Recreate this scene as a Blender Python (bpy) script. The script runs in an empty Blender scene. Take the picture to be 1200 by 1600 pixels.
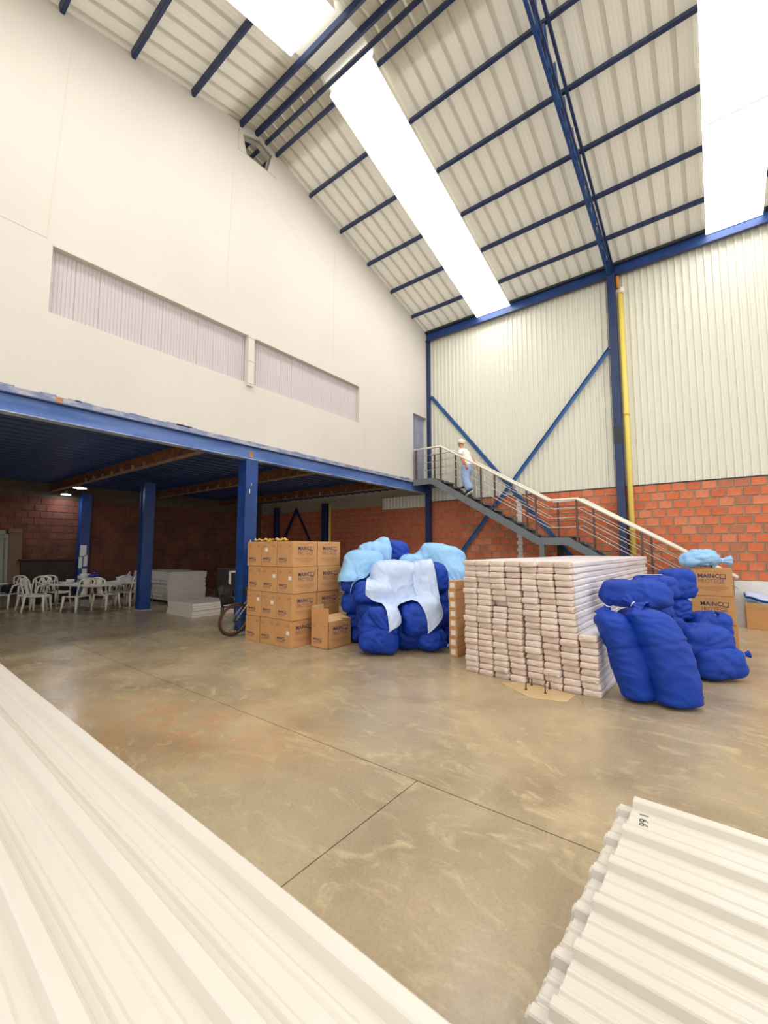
import bpy, bmesh, math, random
import numpy as np
from mathutils import Vector, Matrix, Euler, noise
from mathutils.geometry import tessellate_polygon

sc = bpy.context.scene
COL = sc.collection
R = math.radians
rng = random.Random(7)

# ------------------------------------------------------------------ camera
F_PX, PITCH, YAW, CAM_H = 662.0, 5.06, 37.7, 1.5
cam_d = bpy.data.cameras.new('camera')
cam = bpy.data.objects.new('camera', cam_d)
COL.objects.link(cam)
cam.location = (0, 0, CAM_H)
cam.rotation_euler = (R(90 + PITCH), 0, R(YAW))
cam_d.sensor_fit = 'VERTICAL'
cam_d.sensor_height = 24
cam_d.sensor_width = 18
cam_d.lens = F_PX / 1600 * 24
cam_d.clip_start = 0.03
sc.camera = cam

# ------------------------------------------------------------------ world and exposure
w = bpy.data.worlds.new('overcast_sky')
sc.world = w
w.use_nodes = True
bg = w.node_tree.nodes['Background']
bg.inputs[0].default_value = (1.0, 0.98, 0.955, 1)
bg.inputs[1].default_value = 1.5
SKYLIGHT = 9.0
sc.view_settings.view_transform = 'Standard'
sc.view_settings.look = 'None'
sc.view_settings.exposure = 0.12
sc.view_settings.gamma = 1.0
sc.view_settings.use_curve_mapping = False

# ------------------------------------------------------------------ pixel helpers (directions only; distance comes from a named plane)
_p, _y = R(PITCH), R(YAW)
_F = np.array([-math.sin(_y) * math.cos(_p), math.cos(_y) * math.cos(_p), math.sin(_p)])
_Rt = np.array([math.cos(_y), math.sin(_y), 0])
_U = np.cross(_Rt, _F)
_C = np.array([0, 0, CAM_H])
def ray(x, y): return _F + _Rt * (x - 600) / F_PX - _U * (y - 800) / F_PX
def on_x(x, y, X): d = ray(x, y); return Vector(_C + d * (X / d[0]))
def on_y(x, y, Y): d = ray(x, y); return Vector(_C + d * (Y / d[1]))
def on_z(x, y, Z=0): d = ray(x, y); return Vector(_C + d * ((Z - CAM_H) / d[2]))

# ------------------------------------------------------------------ materials
def lin(c):
    return tuple((v / 12.92 if v <= .04045 else ((v + .055) / 1.055) ** 2.4) for v in (k / 255 for k in c)) + (1,)
MATS = {}
def mat(name, rgb, rough=.6, metal=0, var=.0, vscale=4, bump=0, bscale=40, rgb2=None, spec=.5, stretch=None, fac=(.35, .65)):
    m = bpy.data.materials.new(name); m.use_nodes = True
    nt = m.node_tree; N = nt.nodes; L = nt.links
    b = N['Principled BSDF']
    b.inputs['Roughness'].default_value = rough
    b.inputs['Metallic'].default_value = metal
    b.inputs['Specular IOR Level'].default_value = spec
    c1 = lin(rgb)
    b.inputs['Base Color'].default_value = c1
    if var or rgb2 or bump:
        tc = N.new('ShaderNodeTexCoord'); mp = N.new('ShaderNodeMapping')
        if stretch: mp.inputs['Scale'].default_value = stretch
        L.new(tc.outputs['Object'], mp.inputs['Vector'])
    if var or rgb2:
        n = N.new('ShaderNodeTexNoise'); n.inputs['Scale'].default_value = vscale
        n.inputs['Detail'].default_value = 5; n.inputs['Roughness'].default_value = .62
        L.new(mp.outputs[0], n.inputs['Vector'])
        r = N.new('ShaderNodeValToRGB')
        c2 = lin(rgb2) if rgb2 else tuple(v * (1 - var) for v in c1[:3]) + (1,)
        r.color_ramp.elements[0].position = fac[0]; r.color_ramp.elements[1].position = fac[1]
        r.color_ramp.elements[0].color = c2; r.color_ramp.elements[1].color = c1
        L.new(n.outputs['Fac'], r.inputs[0]); L.new(r.outputs[0], b.inputs['Base Color'])
    if bump:
        n2 = N.new('ShaderNodeTexNoise'); n2.inputs['Scale'].default_value = bscale; n2.inputs['Detail'].default_value = 4
        L.new(mp.outputs[0], n2.inputs['Vector'])
        bp = N.new('ShaderNodeBump'); bp.inputs['Strength'].default_value = bump; bp.inputs['Distance'].default_value = .01
        L.new(n2.outputs['Fac'], bp.inputs['Height']); L.new(bp.outputs[0], b.inputs['Normal'])
    MATS[name] = m
    return m
def emit(name, rgb, s):
    m = bpy.data.materials.new(name); m.use_nodes = True
    N = m.node_tree.nodes; N.remove(N['Principled BSDF'])
    e = N.new('ShaderNodeEmission'); e.inputs[0].default_value = lin(rgb); e.inputs[1].default_value = s
    m.node_tree.links.new(e.outputs[0], N['Material Output'].inputs[0])
    MATS[name] = m
    return m

mat('plaster', (213, 207, 199), .8, var=.05, vscale=.7, bump=.12, bscale=60)
mat('plaster_seam', (210, 203, 193), .85)
mat('lilac_board', (198, 190, 192), .7, var=.04, vscale=3)
mat('blue_steel', (32, 70, 138), .38, var=.35, vscale=3, spec=.45, bump=.04)
mat('navy_steel', (33, 52, 98), .42, var=.25, vscale=4)
mat('brace_blue', (45, 95, 158), .4, var=.2, vscale=3)
mat('worn_blue', (84, 112, 168), .5, rgb2=(172, 180, 200), vscale=5, stretch=(1, .35, 3), fac=(.42, .66))
mat('beam_blue', (58, 96, 168), .42, rgb2=(98, 128, 188), vscale=3, stretch=(1, .3, 2))
mat('slab_edge', (172, 172, 184), .7, rgb2=(118, 130, 166), vscale=14, stretch=(1, .35, 1), fac=(.42, .62))
mat('deck_blue', (16, 48, 108), .32, rgb2=(30, 70, 128), vscale=1.6, spec=.6)
mat('rust_steel', (74, 48, 34), .75, rgb2=(140, 84, 42), vscale=5)
mat('flange_lit', (172, 150, 124), .6, rgb2=(120, 88, 62), vscale=4)  # rusty flange steel, the light falling on it put into a paler colour
mat('rust_spot', (196, 140, 92), .8, var=.3, vscale=12)
mat('roof_white', (218, 214, 202), .55, var=.03, vscale=1)
mat('roof_rib', (206, 202, 190), .55)  # darker than the sheets: shade inside the rib recesses put into the colour
mat('wall_sheet', (222, 221, 207), .5, var=.04, vscale=1.5, stretch=(6, 6, .5))
mat('eave_dark', (38, 44, 52), .5)
mat('mortar', (176, 158, 136), .95, var=.25, vscale=12, bump=.4)
mat('mortar_shaded', (104, 88, 74), .95, var=.3, vscale=8, bump=.4)
mat('plinth', (222, 220, 216), .8, var=.06, vscale=5)
mat('concrete', (168, 160, 150), .9, var=.25, vscale=6, bump=.3)
for i, (a, b_) in enumerate([((212, 126, 90), (200, 106, 70)), ((202, 112, 78), (184, 96, 66)), ((216, 136, 100), (204, 120, 86)), ((186, 118, 90), (170, 104, 80)), ((214, 116, 76), (200, 106, 70))]):
    mat('brick_%d' % i, a, .9, rgb2=b_, vscale=9, bump=.4, bscale=60)
mat('brick_shaded', (128, 74, 56), .92, rgb2=(90, 50, 38), vscale=2.2, bump=.3)  # brick and mortar copies with the mezzanine's shade put into their colour
mat('sheet_white', (210, 203, 192), .34, var=.03, vscale=2, spec=.5)
mat('marker', (36, 34, 52), .7)
mat('timber', (120, 92, 70), .8, var=.3, vscale=6, stretch=(1, 8, 8))
mat('carton', (201, 150, 98), .78, rgb2=(190, 138, 86), vscale=3, bump=.08, bscale=30)
mat('carton_inside', (214, 176, 128), .8)
mat('print_blue', (52, 46, 84), .7)
mat('print_thin', (112, 88, 96), .75)
mat('print_faint', (158, 116, 84), .75)
mat('paper_label', (226, 220, 212), .7)
mat('wrap', (228, 208, 194), .42, rgb2=(206, 184, 172), vscale=3, bump=.55, bscale=14, stretch=(2.2, .35, 5))
mat('wrap_b', (232, 218, 206), .4, rgb2=(214, 196, 182), vscale=3, bump=.55, bscale=12, stretch=(2.2, .35, 5))
mat('wrap_film', (240, 238, 240), .32, rgb2=(226, 222, 230), vscale=2.5, bump=.7, bscale=7, stretch=(1, .9, 5))
mat('sack_blue', (8, 62, 170), .6, rgb2=(6, 52, 152), vscale=3, bump=.35, bscale=9, spec=.35)
mat('sack_dark', (8, 54, 150), .62, rgb2=(6, 44, 130), vscale=3, bump=.35, bscale=9, spec=.3)
mat('sheet_sky', (146, 192, 232), .5, rgb2=(132, 184, 232), vscale=3, bump=.5, bscale=13)
mat('sheet_pale', (196, 210, 236), .5, rgb2=(182, 200, 232), vscale=3, bump=.5, bscale=13)
mat('twine', (224, 222, 216), .7)
mat('stair_grey', (112, 120, 124), .5, var=.15, vscale=4)
mat('stair_tread', (52, 50, 52), .7, var=.3)
mat('rail_post', (92, 70, 66), .45)
mat('rail_steel', (206, 194, 182), .35, metal=.4)
mat('handrail', (232, 226, 210), .35)
mat('pipe_yellow', (232, 208, 104), .45, var=.08, vscale=2)
mat('pipe_orange', (206, 140, 46), .5)
mat('plastic_white', (234, 228, 212), .35)
mat('table_white', (230, 226, 216), .4)
mat('plastic_black', (48, 40, 36), .45)
mat('steel_grey', (150, 150, 150), .35, metal=.6)
mat('panel_pack', (228, 220, 208), .7, rgb2=(206, 198, 188), vscale=6, stretch=(1, 1, 10))
mat('dark_board', (70, 68, 68), .7)
mat('dark_wood', (58, 42, 34), .8, var=.3)
mat('pale_board', (150, 148, 128), .8, var=.2)
mat('jacket', (24, 26, 42), .85)
mat('bag_blue', (34, 36, 128), .6)
mat('yellow_scrap', (226, 186, 60), .6)
mat('tan_scrap', (206, 160, 110), .7)
mat('tyre', (60, 52, 46), .85)
mat('rim_copper', (170, 100, 72), .35, metal=.5)
mat('spoke', (190, 190, 190), .3, metal=.8)
mat('bike_frame', (30, 34, 44), .4)
mat('rebar', (84, 62, 50), .8)
mat('patch', (204, 176, 132), .85, var=.12, vscale=6, bump=.15)
mat('skin', (206, 140, 112), .6)
mat('cap_white', (226, 214, 208), .8)
mat('shirt_white', (240, 238, 232), .85)
mat('trouser_blue', (158, 188, 236), .8, var=.12, vscale=10)
mat('shoe_dark', (40, 36, 44), .6)
mat('shoe_sole', (232, 220, 216), .6)
emit('skylight_fibreglass', (255, 253, 248), SKYLIGHT)
emit('lamp_led', (240, 246, 255), 70)
def glass():
    m = bpy.data.materials.new('pane_glass'); m.use_nodes = True
    b = m.node_tree.nodes['Principled BSDF']
    b.inputs['Base Color'].default_value = (1, 1, 1, 1); b.inputs['Roughness'].default_value = .02
    b.inputs['Transmission Weight'].default_value = 1; b.inputs['IOR'].default_value = 1.02
    MATS['pane_glass'] = m
glass()
def roof_mat():
    # white plastic roofing lets a little daylight through
    for nm, k in (('roof_white', .2), ('roof_rib', .115)):
        m = MATS[nm]; N = m.node_tree.nodes; L = m.node_tree.links
        t = N.new('ShaderNodeBsdfTranslucent'); t.inputs[0].default_value = lin((236, 232, 218))
        x = N.new('ShaderNodeMixShader'); x.inputs[0].default_value = k
        L.new(N['Principled BSDF'].outputs[0], x.inputs[1]); L.new(t.outputs[0], x.inputs[2]); L.new(x.outputs[0], N['Material Output'].inputs[0])
roof_mat()
def floor_mat():
    m = bpy.data.materials.new('polished_concrete'); m.use_nodes = True
    N = m.node_tree.nodes; L = m.node_tree.links; b = N['Principled BSDF']
    tc = N.new('ShaderNodeTexCoord')
    def nz(s, d=6, r=.6, dist=0, st=None):
        n = N.new('ShaderNodeTexNoise'); n.inputs['Scale'].default_value = s; n.inputs['Detail'].default_value = d
        n.inputs['Roughness'].default_value = r; n.inputs['Distortion'].default_value = dist
        if st:
            mp = N.new('ShaderNodeMapping'); mp.inputs['Scale'].default_value = st
            mp.inputs['Rotation'].default_value = (0, 0, .5); L.new(tc.outputs['Object'], mp.inputs[0]); L.new(mp.outputs[0], n.inputs['Vector'])
        else: L.new(tc.outputs['Object'], n.inputs['Vector'])
        return n
    def ramp(src, p0, c0, p1, c1):
        r = N.new('ShaderNodeValToRGB'); e = r.color_ramp.elements
        e[0].position, e[1].position = p0, p1; e[0].color, e[1].color = c0, c1
        L.new(src, r.inputs[0]); return r
    def mix(f, a, b2, mode='MIX'):
        x = N.new('ShaderNodeMix'); x.data_type = 'RGBA'; x.blend_type = mode
        if isinstance(f, float): x.inputs[0].default_value = f
        else: L.new(f, x.inputs[0])
        for s, v in ((6, a), (7, b2)):
            if isinstance(v, tuple): x.inputs[s].default_value = v
            else: L.new(v, x.inputs[s])
        return x.outputs[2]
    base = ramp(nz(.75, 8, .6, .6).outputs['Fac'], .34, lin((146, 128, 102)), .66, lin((186, 166, 134)))
    sw = ramp(nz(2.1, 8, .66, 2.2, (1, 1.9, 1)).outputs['Fac'], .53, (0, 0, 0, 1), .74, (1, 1, 1, 1))
    c = mix(sw.outputs[0], base.outputs[0], lin((200, 182, 144)))
    gr = ramp(nz(.42, 3, .5).outputs['Fac'], .5, (0, 0, 0, 1), .75, (.35, .35, .35, 1))
    c = mix(gr.outputs[0], c, lin((160, 160, 132)))
    # reddish clay dust trodden in beside the sheets, scuffs of white paint next to it
    def spot(loc, scl, gain):
        mp = N.new('ShaderNodeMapping'); mp.vector_type = 'TEXTURE'
        mp.inputs['Location'].default_value = loc; mp.inputs['Scale'].default_value = scl; mp.inputs['Rotation'].default_value = (0, 0, .35)
        L.new(tc.outputs['Object'], mp.inputs[0])
        g = N.new('ShaderNodeTexGradient'); g.gradient_type = 'SPHERICAL'; L.new(mp.outputs[0], g.inputs[0])
        k = N.new('ShaderNodeMath'); k.operation = 'MULTIPLY'; L.new(g.outputs[1], k.inputs[0])
        L.new(ramp(nz(3.2, 6, .7).outputs['Fac'], .38, (0, 0, 0, 1), .62, (gain, gain, gain, 1)).outputs[0], k.inputs[1])
        return k.outputs[0]
    c = mix(spot((-3.7, 1.85, 0), (1.9, .8, 1), .95), c, lin((190, 140, 96)))
    fine = ramp(nz(9, 6, .75, 1.0).outputs['Fac'], .6, (0, 0, 0, 1), .7, (.7, .7, .7, 1))
    k = N.new('ShaderNodeMath'); k.operation = 'MULTIPLY'
    L.new(spot((-4.1, 2.6, 0), (1.3, .55, 1), 1.0), k.inputs[0]); L.new(fine.outputs[0], k.inputs[1])
    c = mix(k.outputs[0], c, lin((226, 214, 190)))
    grit = ramp(nz(60, 3, .6).outputs['Fac'], .3, (.86, .86, .86, 1), .6, (1, 1, 1, 1))
    c = mix(1.0, c, grit.outputs[0], 'MULTIPLY')
    L.new(c, b.inputs['Base Color'])
    rr = ramp(nz(1.4, 6, .6, .5).outputs['Fac'], .3, (.16, .16, .16, 1), .7, (.38, .38, .38, 1))
    L.new(rr.outputs[0], b.inputs['Roughness'])
    b.inputs['Specular IOR Level'].default_value = .5
    bp = N.new('ShaderNodeBump'); bp.inputs['Strength'].default_value = .05; bp.inputs['Distance'].default_value = .01
    L.new(nz(25, 4).outputs['Fac'], bp.inputs['Height']); L.new(bp.outputs[0], b.inputs['Normal'])
    MATS['floor'] = m
floor_mat()

# ------------------------------------------------------------------ object helpers
def link(name, data, parent=None):
    o = bpy.data.objects.new(name, data); COL.objects.link(o)
    if parent: o.parent = parent
    return o
def tag(o, label=None, cat=None, group=None, kind=None):
    if label: o['label'] = label
    if cat: o['category'] = cat
    if group: o['group'] = group
    if kind: o['kind'] = kind
    return o
def thing(name, label, cat, loc=(0, 0, 0), rz=0, group=None, rot=None):
    o = link(name, None); o.location = loc; o.rotation_euler = rot or (0, 0, rz)
    o.empty_display_size = .1
    return tag(o, label, cat, group)
def copy_tree(o, parent=None):
    c = o.copy(); COL.objects.link(c); c.parent = parent
    for ch in list(o.children): copy_tree(ch, c)
    return c

class MB:
    """collects shapes into one mesh"""
    def __init__(s): s.v = []; s.f = []; s.mi = []; s.cur = 0; s.sm = []
    def add(s, vs, fs, smooth=False):
        n = len(s.v); s.v += [tuple(v) for v in vs]; s.f += [tuple(i + n for i in f) for f in fs]
        s.mi += [s.cur] * len(fs); s.sm += [smooth] * len(fs)
        return s
    def box(s, a, b, M=None):
        x0, y0, z0 = a; x1, y1, z1 = b
        vs = [Vector(p) for p in ((x0, y0, z0), (x1, y0, z0), (x1, y1, z0), (x0, y1, z0), (x0, y0, z1), (x1, y0, z1), (x1, y1, z1), (x0, y1, z1))]
        if M: vs = [M @ v for v in vs]
        return s.add(vs, [(0, 3, 2, 1), (4, 5, 6, 7), (0, 1, 5, 4), (1, 2, 6, 5), (2, 3, 7, 6), (3, 0, 4, 7)])
    def bar(s, p, q, wd, ht, up=(0, 0, 1)):
        p = Vector(p); q = Vector(q); d = (q - p).normalized(); u = Vector(up)
        if abs(d.dot(u)) > .98: u = Vector((1, 0, 0))
        r = d.cross(u).normalized(); u = r.cross(d)
        vs = [e + r * (sx * wd / 2) + u * (sz * ht / 2) for e in (p, q) for sx, sz in ((-1, -1), (1, -1), (1, 1), (-1, 1))]
        return s.add(vs, [(0, 1, 2, 3), (7, 6, 5, 4), (0, 4, 5, 1), (1, 5, 6, 2), (2, 6, 7, 3), (3, 7, 4, 0)])
    def tube(s, pts, r, n=10, closed=False, caps=True):
        pts = [Vector(p) for p in pts]; m = len(pts); rs = r if isinstance(r, (list, tuple)) else [r] * m
        vs = []; prev = None
        for i, p in enumerate(pts):
            if closed: d = pts[(i + 1) % m] - pts[i - 1]
            else: d = pts[min(i + 1, m - 1)] - pts[max(i - 1, 0)]
            d.normalize()
            if prev is None:
                u = Vector((0, 0, 1)) if abs(d.z) < .9 else Vector((1, 0, 0))
                a = d.cross(u).normalized()
            else: a = (prev - d * prev.dot(d)).normalized()
            prev = a; b = d.cross(a)
            for k in range(n):
                t = 2 * math.pi * k / n; vs.append(p + (a * math.cos(t) + b * math.sin(t)) * rs[i])
        fs = []
        for i in range(m if closed else m - 1):
            j = (i + 1) % m
            for k in range(n): k2 = (k + 1) % n; fs.append((i * n + k, i * n + k2, j * n + k2, j * n + k))
        if caps and not closed: fs += [tuple(range(n - 1, -1, -1)), tuple((m - 1) * n + k for k in range(n))]
        return s.add(vs, fs, True)
    def lathe(s, prof, n=24, M=None):
        vs = [Vector((r * math.cos(2 * math.pi * k / n), r * math.sin(2 * math.pi * k / n), z)) for r, z in prof for k in range(n)]
        if M: vs = [M @ v for v in vs]
        fs = [(i * n + k, i * n + (k + 1) % n, (i + 1) * n + (k + 1) % n, (i + 1) * n + k) for i in range(len(prof) - 1) for k in range(n)]
        return s.add(vs, fs, True)
    def prism(s, poly, ax, a, b):
        """poly of 2D points extruded along axis ax ('x','y','z') from a to b"""
        f = {'x': lambda p, t: (t, p[0], p[1]), 'y': lambda p, t: (p[0], t, p[1]), 'z': lambda p, t: (p[0], p[1], t)}[ax]
        n = len(poly); vs = [f(p, a) for p in poly] + [f(p, b) for p in poly]
        fs = [tuple(range(n)), tuple(range(2 * n - 1, n - 1, -1))] + [(i, i + n, (i + 1) % n + n, (i + 1) % n) for i in range(n)]
        return s.add(vs, fs)
    def mesh(s, name, mats, fixn=True):
        me = bpy.data.meshes.new(name); me.from_pydata([tuple(v) for v in s.v], [], s.f)
        for m in (mats if isinstance(mats, (list, tuple)) else [mats]): me.materials.append(MATS[m])
        me.polygons.foreach_set('material_index', s.mi); me.polygons.foreach_set('use_smooth', s.sm)
        if fixn:
            bm = bmesh.new(); bm.from_mesh(me); bmesh.ops.recalc_face_normals(bm, faces=bm.faces); bm.to_mesh(me); bm.free()
        me.update(); return me
    def build(s, name, mats, parent=None, bevel=0, fixn=True):
        o = link(name, s.mesh(name, mats, fixn), parent)
        if bevel:
            b = o.modifiers.new('bevel', 'BEVEL'); b.width = bevel; b.segments = 2; b.limit_method = 'ANGLE'
        return o
def box(name, a, b, m, parent=None, bevel=0, M=None): return MB().box(a, b, M).build(name, m, parent, bevel)
ORD = ['zeroth', 'first', 'second', 'third', 'fourth', 'fifth', 'sixth', 'seventh', 'eighth', 'ninth', 'tenth', 'eleventh', 'twelfth', 'thirteenth', 'fourteenth', 'fifteenth', 'sixteenth', 'seventeenth', 'eighteenth', 'nineteenth', 'twentieth', 'twenty-first']
def text_mesh(MBo, txt, size, M, bold=0, width=None):
    """adds lettering (built-in font) to an MB, baseline-left at M's origin, in M's local XY"""
    cu = bpy.data.curves.new('lettering', 'FONT'); cu.body = txt; cu.size = size; cu.offset = bold; cu.resolution_u = 2
    o = bpy.data.objects.new('lettering', cu); COL.objects.link(o)
    dg = bpy.context.evaluated_depsgraph_get(); me = bpy.data.meshes.new_from_object(o.evaluated_get(dg))
    vs = [v.co.copy() for v in me.vertices]; fs = [tuple(p.vertices) for p in me.polygons]
    if width and vs:
        x1 = max(v.x for v in vs)
        for v in vs: v.x *= width / x1
    MBo.add([M @ v for v in vs], fs)
    bpy.data.objects.remove(o); bpy.data.curves.remove(cu); bpy.data.meshes.remove(me)

# ------------------------------------------------------------------ main planes
LX, RY = -6.84, 11.16          # white gable wall, long back wall
BX = -15.3                     # brick wall under the mezzanine
X1, Y0 = 7.0, -2.3             # open end of the hall, front wall behind the camera
RIDGE_Y, RIDGE_Z, SL = 4.74, 9.94, .2465
def roof_z(y): return RIDGE_Z - SL * abs(y - RIDGE_Y)

# ------------------------------------------------------------------ floor
fl = tag(box('floor', (BX, Y0 - 6, -.2), (X1 + 4, RY + .2, -.03), 'concrete'), kind='structure')
JX, JY, g = -1.605, 2.43, .004
for a, b in (((BX, JY + g, -.03), (X1 + 4, RY, 0)), ((BX, Y0 - 6, -.03), (JX - g, JY - g, 0)), ((JX + g, Y0 - 6, -.03), (3.2, JY - g, 0)), ((3.2 + 2 * g, Y0 - 6, -.03), (X1 + 4, JY - g, 0))):
    box('slab', a, b, 'floor', fl)

# ------------------------------------------------------------------ polygon wall with holes, extruded
def poly_wall(name, outer, holes, plane, off, th, m, parent=None):
    loops = [outer] + holes
    def pt(p, d): return (off + d, p[0], p[1]) if plane == 'x' else (p[0], off + d, p[1])
    tris = tessellate_polygon([[Vector((p[0], p[1], 0)) for p in l] for l in loops])
    flat = [p for l in loops for p in l]; n = len(flat)
    mb = MB(); vs = [pt(p, 0) for p in flat] + [pt(p, -th if plane == 'x' else th) for p in flat]
    fs = [tuple(t) for t in tris] + [tuple(i + n for i in reversed(t)) for t in tris]
    k = 0
    for l in loops:
        c = len(l)
        for i in range(c): j = (i + 1) % c; fs.append((k + i, k + j, k + j + n, k + i + n))
        k += c
    return mb.add(vs, fs).build(name, m, parent)

# ------------------------------------------------------------------ left gable wall
WY0, WY1, WZ0, WZ1 = 1.53, 7.83, 4.66, 5.6
DY0, DY1, DZ1 = 10.26, 11.02, 5.59
ZB = 3.54
outer = [(Y0, ZB), (DY0, ZB), (DY0, DZ1), (DY1, DZ1), (DY1, ZB), (RY, ZB), (RY, roof_z(RY) - .03), (RIDGE_Y, RIDGE_Z - .03), (Y0, roof_z(Y0) - .03)]
win = [(WY0, WZ0), (WY0, WZ1), (WY1, WZ1), (WY1, WZ0)]
rid = [(4.33, 9.60), (4.72, 9.78), (5.02, 9.69), (4.92, 9.26), (4.42, 9.24)]
wl = tag(poly_wall('wall_left', outer, [win, rid], 'x', LX, .16, 'plaster'), kind='structure')
# plaster seams
for y0, z0, y1, z1 in ((1.46, 5.68, 1.58, 8.6), (Y0, 5.72, 1.46, 5.67), (8.05, 3.6, 8.05, 4.6), (4.1, 6.2, 4.16, 8.9), (6.9, 6.0, 6.9, 9.2)):
    MB().bar((LX + .0015, y0, z0), (LX + .0015, y1, z1), .003, .016, up=(0, .3, 1) if abs(y1 - y0) > .5 else (0, 1, .01)).build('plaster_joint', 'plaster_seam', wl)
# ridge window: surround strip, pane
rw = tag(link('window_1', None), kind='structure'); rw.location = (0, 0, 0)
ow = [(4.24, 9.66), (4.72, 9.85), (5.15, 9.76), (5.15, 9.27), (4.24, 9.22)]
poly_wall('frame', ow, [rid], 'x', LX + .012, .012, 'plaster_seam', rw)
poly_wall('pane', rid, [], 'x', LX - .06, .006, 'pane_glass', rw)
mb = MB()
for i in range(len(rid)):
    a, b = rid[i], rid[(i + 1) % len(rid)]
    mb.bar((LX - .03, *a), (LX - .03, *b), .02, .02, up=(1, 0, 0))
mb.build('bead', 'steel_grey', rw)
# long recessed strip window closed with fluted boards, post in front
w2 = tag(link('window_2', None), kind='structure')
nb = 21; bw = (WY1 - WY0) / nb
mb = MB(); prof = [(0, 0)]
nfl = 6
for k in range(nfl):
    a = .004 + k * (bw - .008) / nfl; e = (bw - .008) / nfl
    prof += [(a + e * .12, .009), (a + e * .5, .012), (a + e * .88, .009), (a + e * .97, .002)]
prof += [(bw - .002, 0), (bw - .002, -.02), (0, -.02)]
mb.add([(x, y, z) for z in (WZ0, WZ1) for y, x in prof], [(i, (i + 1) % len(prof), (i + 1) % len(prof) + len(prof), i + len(prof)) for i in range(len(prof))])
bme = mb.mesh('fluted_board', 'lilac_board')
for k in range(nb):
    o = link('fluted_board', bme, w2); o.location = (LX - .10 + .002 * (k % 3), WY0 + k * bw, 0)
mb = MB().box((LX - .11, WY0, WZ1 - .012), (LX + .012, WY1, WZ1 + .012)); mb.build('frame', 'plaster_seam', w2)
po = box('post', (LX - .08, 4.57, WZ0 - .06), (LX + .05, 4.70, WZ1 + .02), 'plaster', w2, .006)
for z in (WZ0 - .02, WZ0 + .42, WZ1 - .06): box('post_band', (LX + .05, 4.56, z), (LX + .056, 4.71, z + .03), 'plaster_seam', po)
# doorway at the head of the stairs with a hanging grey sheet
d1 = tag(link('door_1', None), kind='structure')
for k in range(6):
    y = DY0 + .005 + k * .122
    MB().prism([(LX - .1, y), (LX - .085, y + .03), (LX - .1, y + .06), (LX - .088, y + .09), (LX - .1, y + .12), (LX - .11, y + .12), (LX - .11, y)], 'z', ZB, DZ1 - .01).build('door_strip', ['lilac_board'], d1)
mat('door_grey', (150, 152, 166), .55, rgb2=(118, 124, 148), vscale=2.5, stretch=(6, 6, .6))
for c in d1.children: c.data.materials[0] = MATS['door_grey']
MB().box((LX - .16, DY0, DZ1 - .03), (LX, DY1, DZ1)).build('lintel', 'plaster_seam', d1)

# ------------------------------------------------------------------ back wall: bricks below, ribbed sheets above
PL, BT = .88, 2.96
wb = tag(box('wall_back', (BX, RY + .012, 0), (X1, RY + .2, 8.4), 'mortar'), kind='structure')
box('plinth', (BX, RY - .012, 0), (X1, RY + .012, PL), 'plinth', wb)
RH = (BT - PL) / 11; BL = .262
bl, bh, bd = BL - .027, RH - .025, .03
bmes = []
for i in range(5):
    mb = MB(); e = .004
    mb.add([(0, 0, 0), (bl, 0, 0), (bl, 0, bh), (0, 0, bh), (e, -bd, e), (bl - e, -bd, e), (bl - e, -bd, bh - e), (e, -bd, bh - e)], [(0, 1, 5, 4), (1, 2, 6, 5), (2, 3, 7, 6), (3, 0, 4, 7), (4, 5, 6, 7)])
    bmes.append(mb.mesh('brick', 'brick_%d' % i))
spots = []
for r in range(11):
    x = BX + (r % 2) * BL / 2
    while x < 4.0:
        spots.append((x, PL + r * RH + .009)); x += BL
def show(s):
    x, z = s
    inview = LX - .2 < x < 1.45
    return (0 if inview else 1, math.hypot(x, RY))
spots.sort(key=show)
for x, z in spots[:300]:
    o = link('brick', bmes[rng.choices(range(5), (5, 3, 3, 2, 4))[0]], wb)
    o.location = (x + rng.uniform(-.003, .003), RY + .022 + rng.uniform(-.004, .004), z)
rest = [MB() for _ in range(2)]
for x, z in spots[300:]:
    rest[x < LX].box((x, RY - .008, z), (x + bl, RY + .02, z + bh))
tag(rest[0].build('brick_rows', 'brick_1', wb), kind='stuff')
tag(rest[1].build('brick_rows', 'brick_1', wb), kind='stuff')
box('damp_course', (LX, RY - .012, BT - .008), (X1, RY + .012, BT + .012), 'eave_dark', wb)
# toothed concrete infill behind the stair
mb = MB()
for k in range(22):
    z = .9 + k * .092; dx = .03 if k % 2 else 0
    mb.box((-4.12 + dx, RY - .02, z), (-3.97 - dx * .3, RY + .01, z + .085))
mb.build('concrete_toothing', 'plinth', wb)
# ribbed cladding: each sheet a part
def rib_profile(pitch, n, d, wflat=.55, ws=.1):
    p = []
    for k in range(n):
        x = k * pitch
        p += [(x, 0), (x + pitch * wflat, 0), (x + pitch * (wflat + ws), d), (x + pitch * (1 - ws), d)]
    return p + [(n * pitch, 0)]
SP, SN = .131, 7
def clad_mesh(z0, z1):
    pr = rib_profile(SP, SN, .028); mb = MB(); n = len(pr)
    mb.add([(x, -d, z) for z in (z0, z1) for x, d in pr], [(i, i + 1, i + 1 + n, i + n) for i in range(n - 1)])
    return mb.mesh('cladding_sheet', 'wall_sheet', False)
cm = clad_mesh(BT + .01, 8.3)
x = LX; k = 0
while x < X1 - .2:
    o = link('cladding_sheet', cm, wb); o.location = (x, RY + .01 - .0015 * (k % 2), 0); x += SP * SN; k += 1
cm2 = clad_mesh(2.82, 3.2)
for k in range(2): o = link('cladding_sheet', cm2, wb); o.location = (LX - .1 - (k + 1) * SP * SN + .1, RY - .02, 0)

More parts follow.
